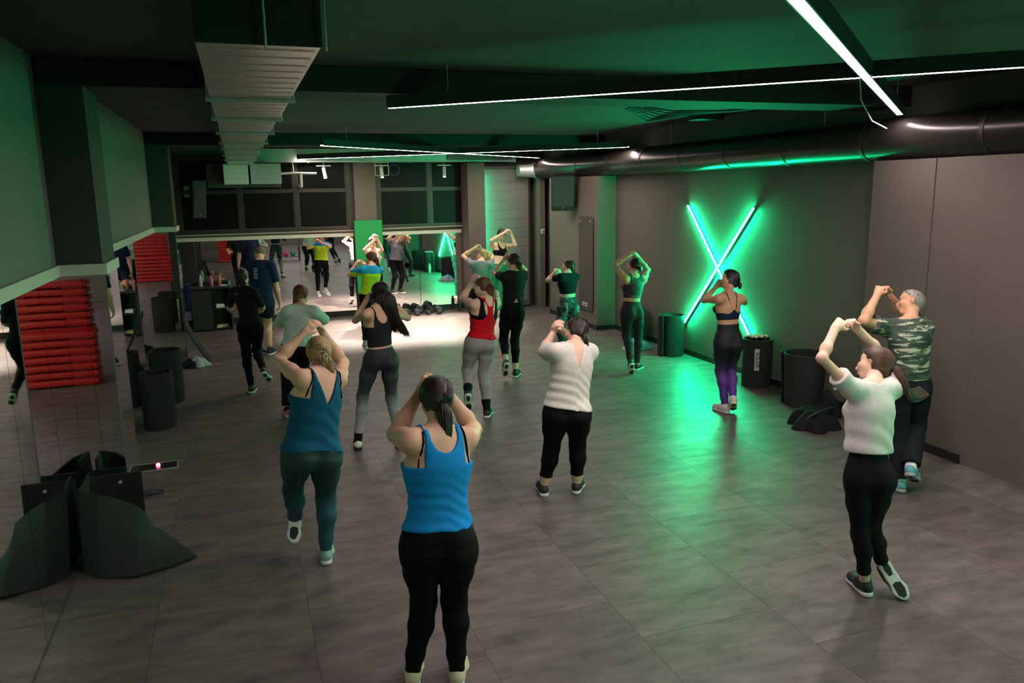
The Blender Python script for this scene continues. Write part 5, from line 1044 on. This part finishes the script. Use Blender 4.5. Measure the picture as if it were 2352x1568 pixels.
   top=dict(name='sports_top', hem=.165, neck='tank', scoop=.125, hw=.07, strap=.09, arm=.14, t=.006, mat=cloth('oatmeal', (.62, .60, .55))),
   bottom=dict(name='leggings', waist=.11, cut=.92, mat=BLK), shoes=(SBG, SBG)),
)
CREW = {}
for k, c in CAST.items():
    c['H'] = POSE_H[k]; c['plant'] = POSE_P[k]
    CREW[k] = build_person(k, POSES[k], c)

# ================================================================== PRINT ON CLOTHING
from mathutils.bvhtree import BVHTree
def wrap(root, part, me, org, ux, uy, nrm, name, label=None):
    """lay a flat mesh (x,y) onto a garment by dropping its points along -nrm"""
    g = [ch for ch in root.children if ch.name.split('.')[0] == part][0]
    bv = BVHTree.FromPolygons([v.co.copy() for v in g.data.vertices], [tuple(p.vertices) for p in g.data.polygons])
    org = Vector(org) - root.location; ux = Vector(ux).normalized(); uy = Vector(uy).normalized(); nrm = Vector(nrm).normalized()
    bm = bmesh.new(); bm.from_mesh(me); bmesh.ops.triangulate(bm, faces=bm.faces[:]); bmesh.ops.subdivide_edges(bm, edges=bm.edges[:], cuts=1); bm.to_mesh(me); bm.free()
    for v in me.vertices:
        p = org + ux * v.co.x + uy * v.co.y + nrm * .3
        hit = bv.ray_cast(p, -nrm, .8)
        v.co = (hit[0] if hit[0] is not None else org) + nrm * .0035
    o = put(name, me, root)
    if label: o['label'] = label
    return o
M_print = mat('print_grey', (.22, .22, .23), .7); M_print2 = mat('print_pale', (.40, .40, .38), .7)
def bar_marks(m, n=5, w_=.032, h_=.020, gap=.016):
    mb = MB()
    for k in range(n):
        y = -k * (h_ + gap); a = [mb.bm.verts.new((x, yy, 0)) for x, yy in ((-w_, y), (w_, y), (w_, y + h_), (-w_, y + h_))]; mb.bm.faces.new(a)
    return mb.mesh('marks', m)
J_ = POSES['print_crop_top']; P_ = Vector(J_['P']); v_ = (Vector(J_['N']) - P_).normalized(); u_ = (Vector(J_['RS']) - Vector(J_['LS'])).normalized()
wrap(CREW['print_crop_top'], 'crop_top', text_mesh('NIKE PRO', .040, M_print, 0), P_ + v_ * .19, u_, v_, u_.cross(v_), 'print', 'grey block lettering along the hem')
J_ = POSES['black_outfit']; P_ = Vector(J_['N']); u_ = (Vector(J_['RS']) - Vector(J_['LS'])).normalized(); v_ = (P_ - Vector(J_['P'])).normalized()
wrap(CREW['black_outfit'], 'tee', text_mesh('CA', .045, M_print2, 0), P_ - v_ * .07 - u_ * .055, u_, v_, u_.cross(v_), 'print', 'pale letters below the collar')
J_ = POSES['navy_man']; P_ = Vector(J_['N']); u_ = (Vector(J_['RS']) - Vector(J_['LS'])).normalized(); v_ = (P_ - Vector(J_['P'])).normalized()
wrap(CREW['navy_man'], 'tee', bar_marks(M_print2), P_ - v_ * .12, u_, v_, u_.cross(v_), 'print', 'column of pale marks down the back')
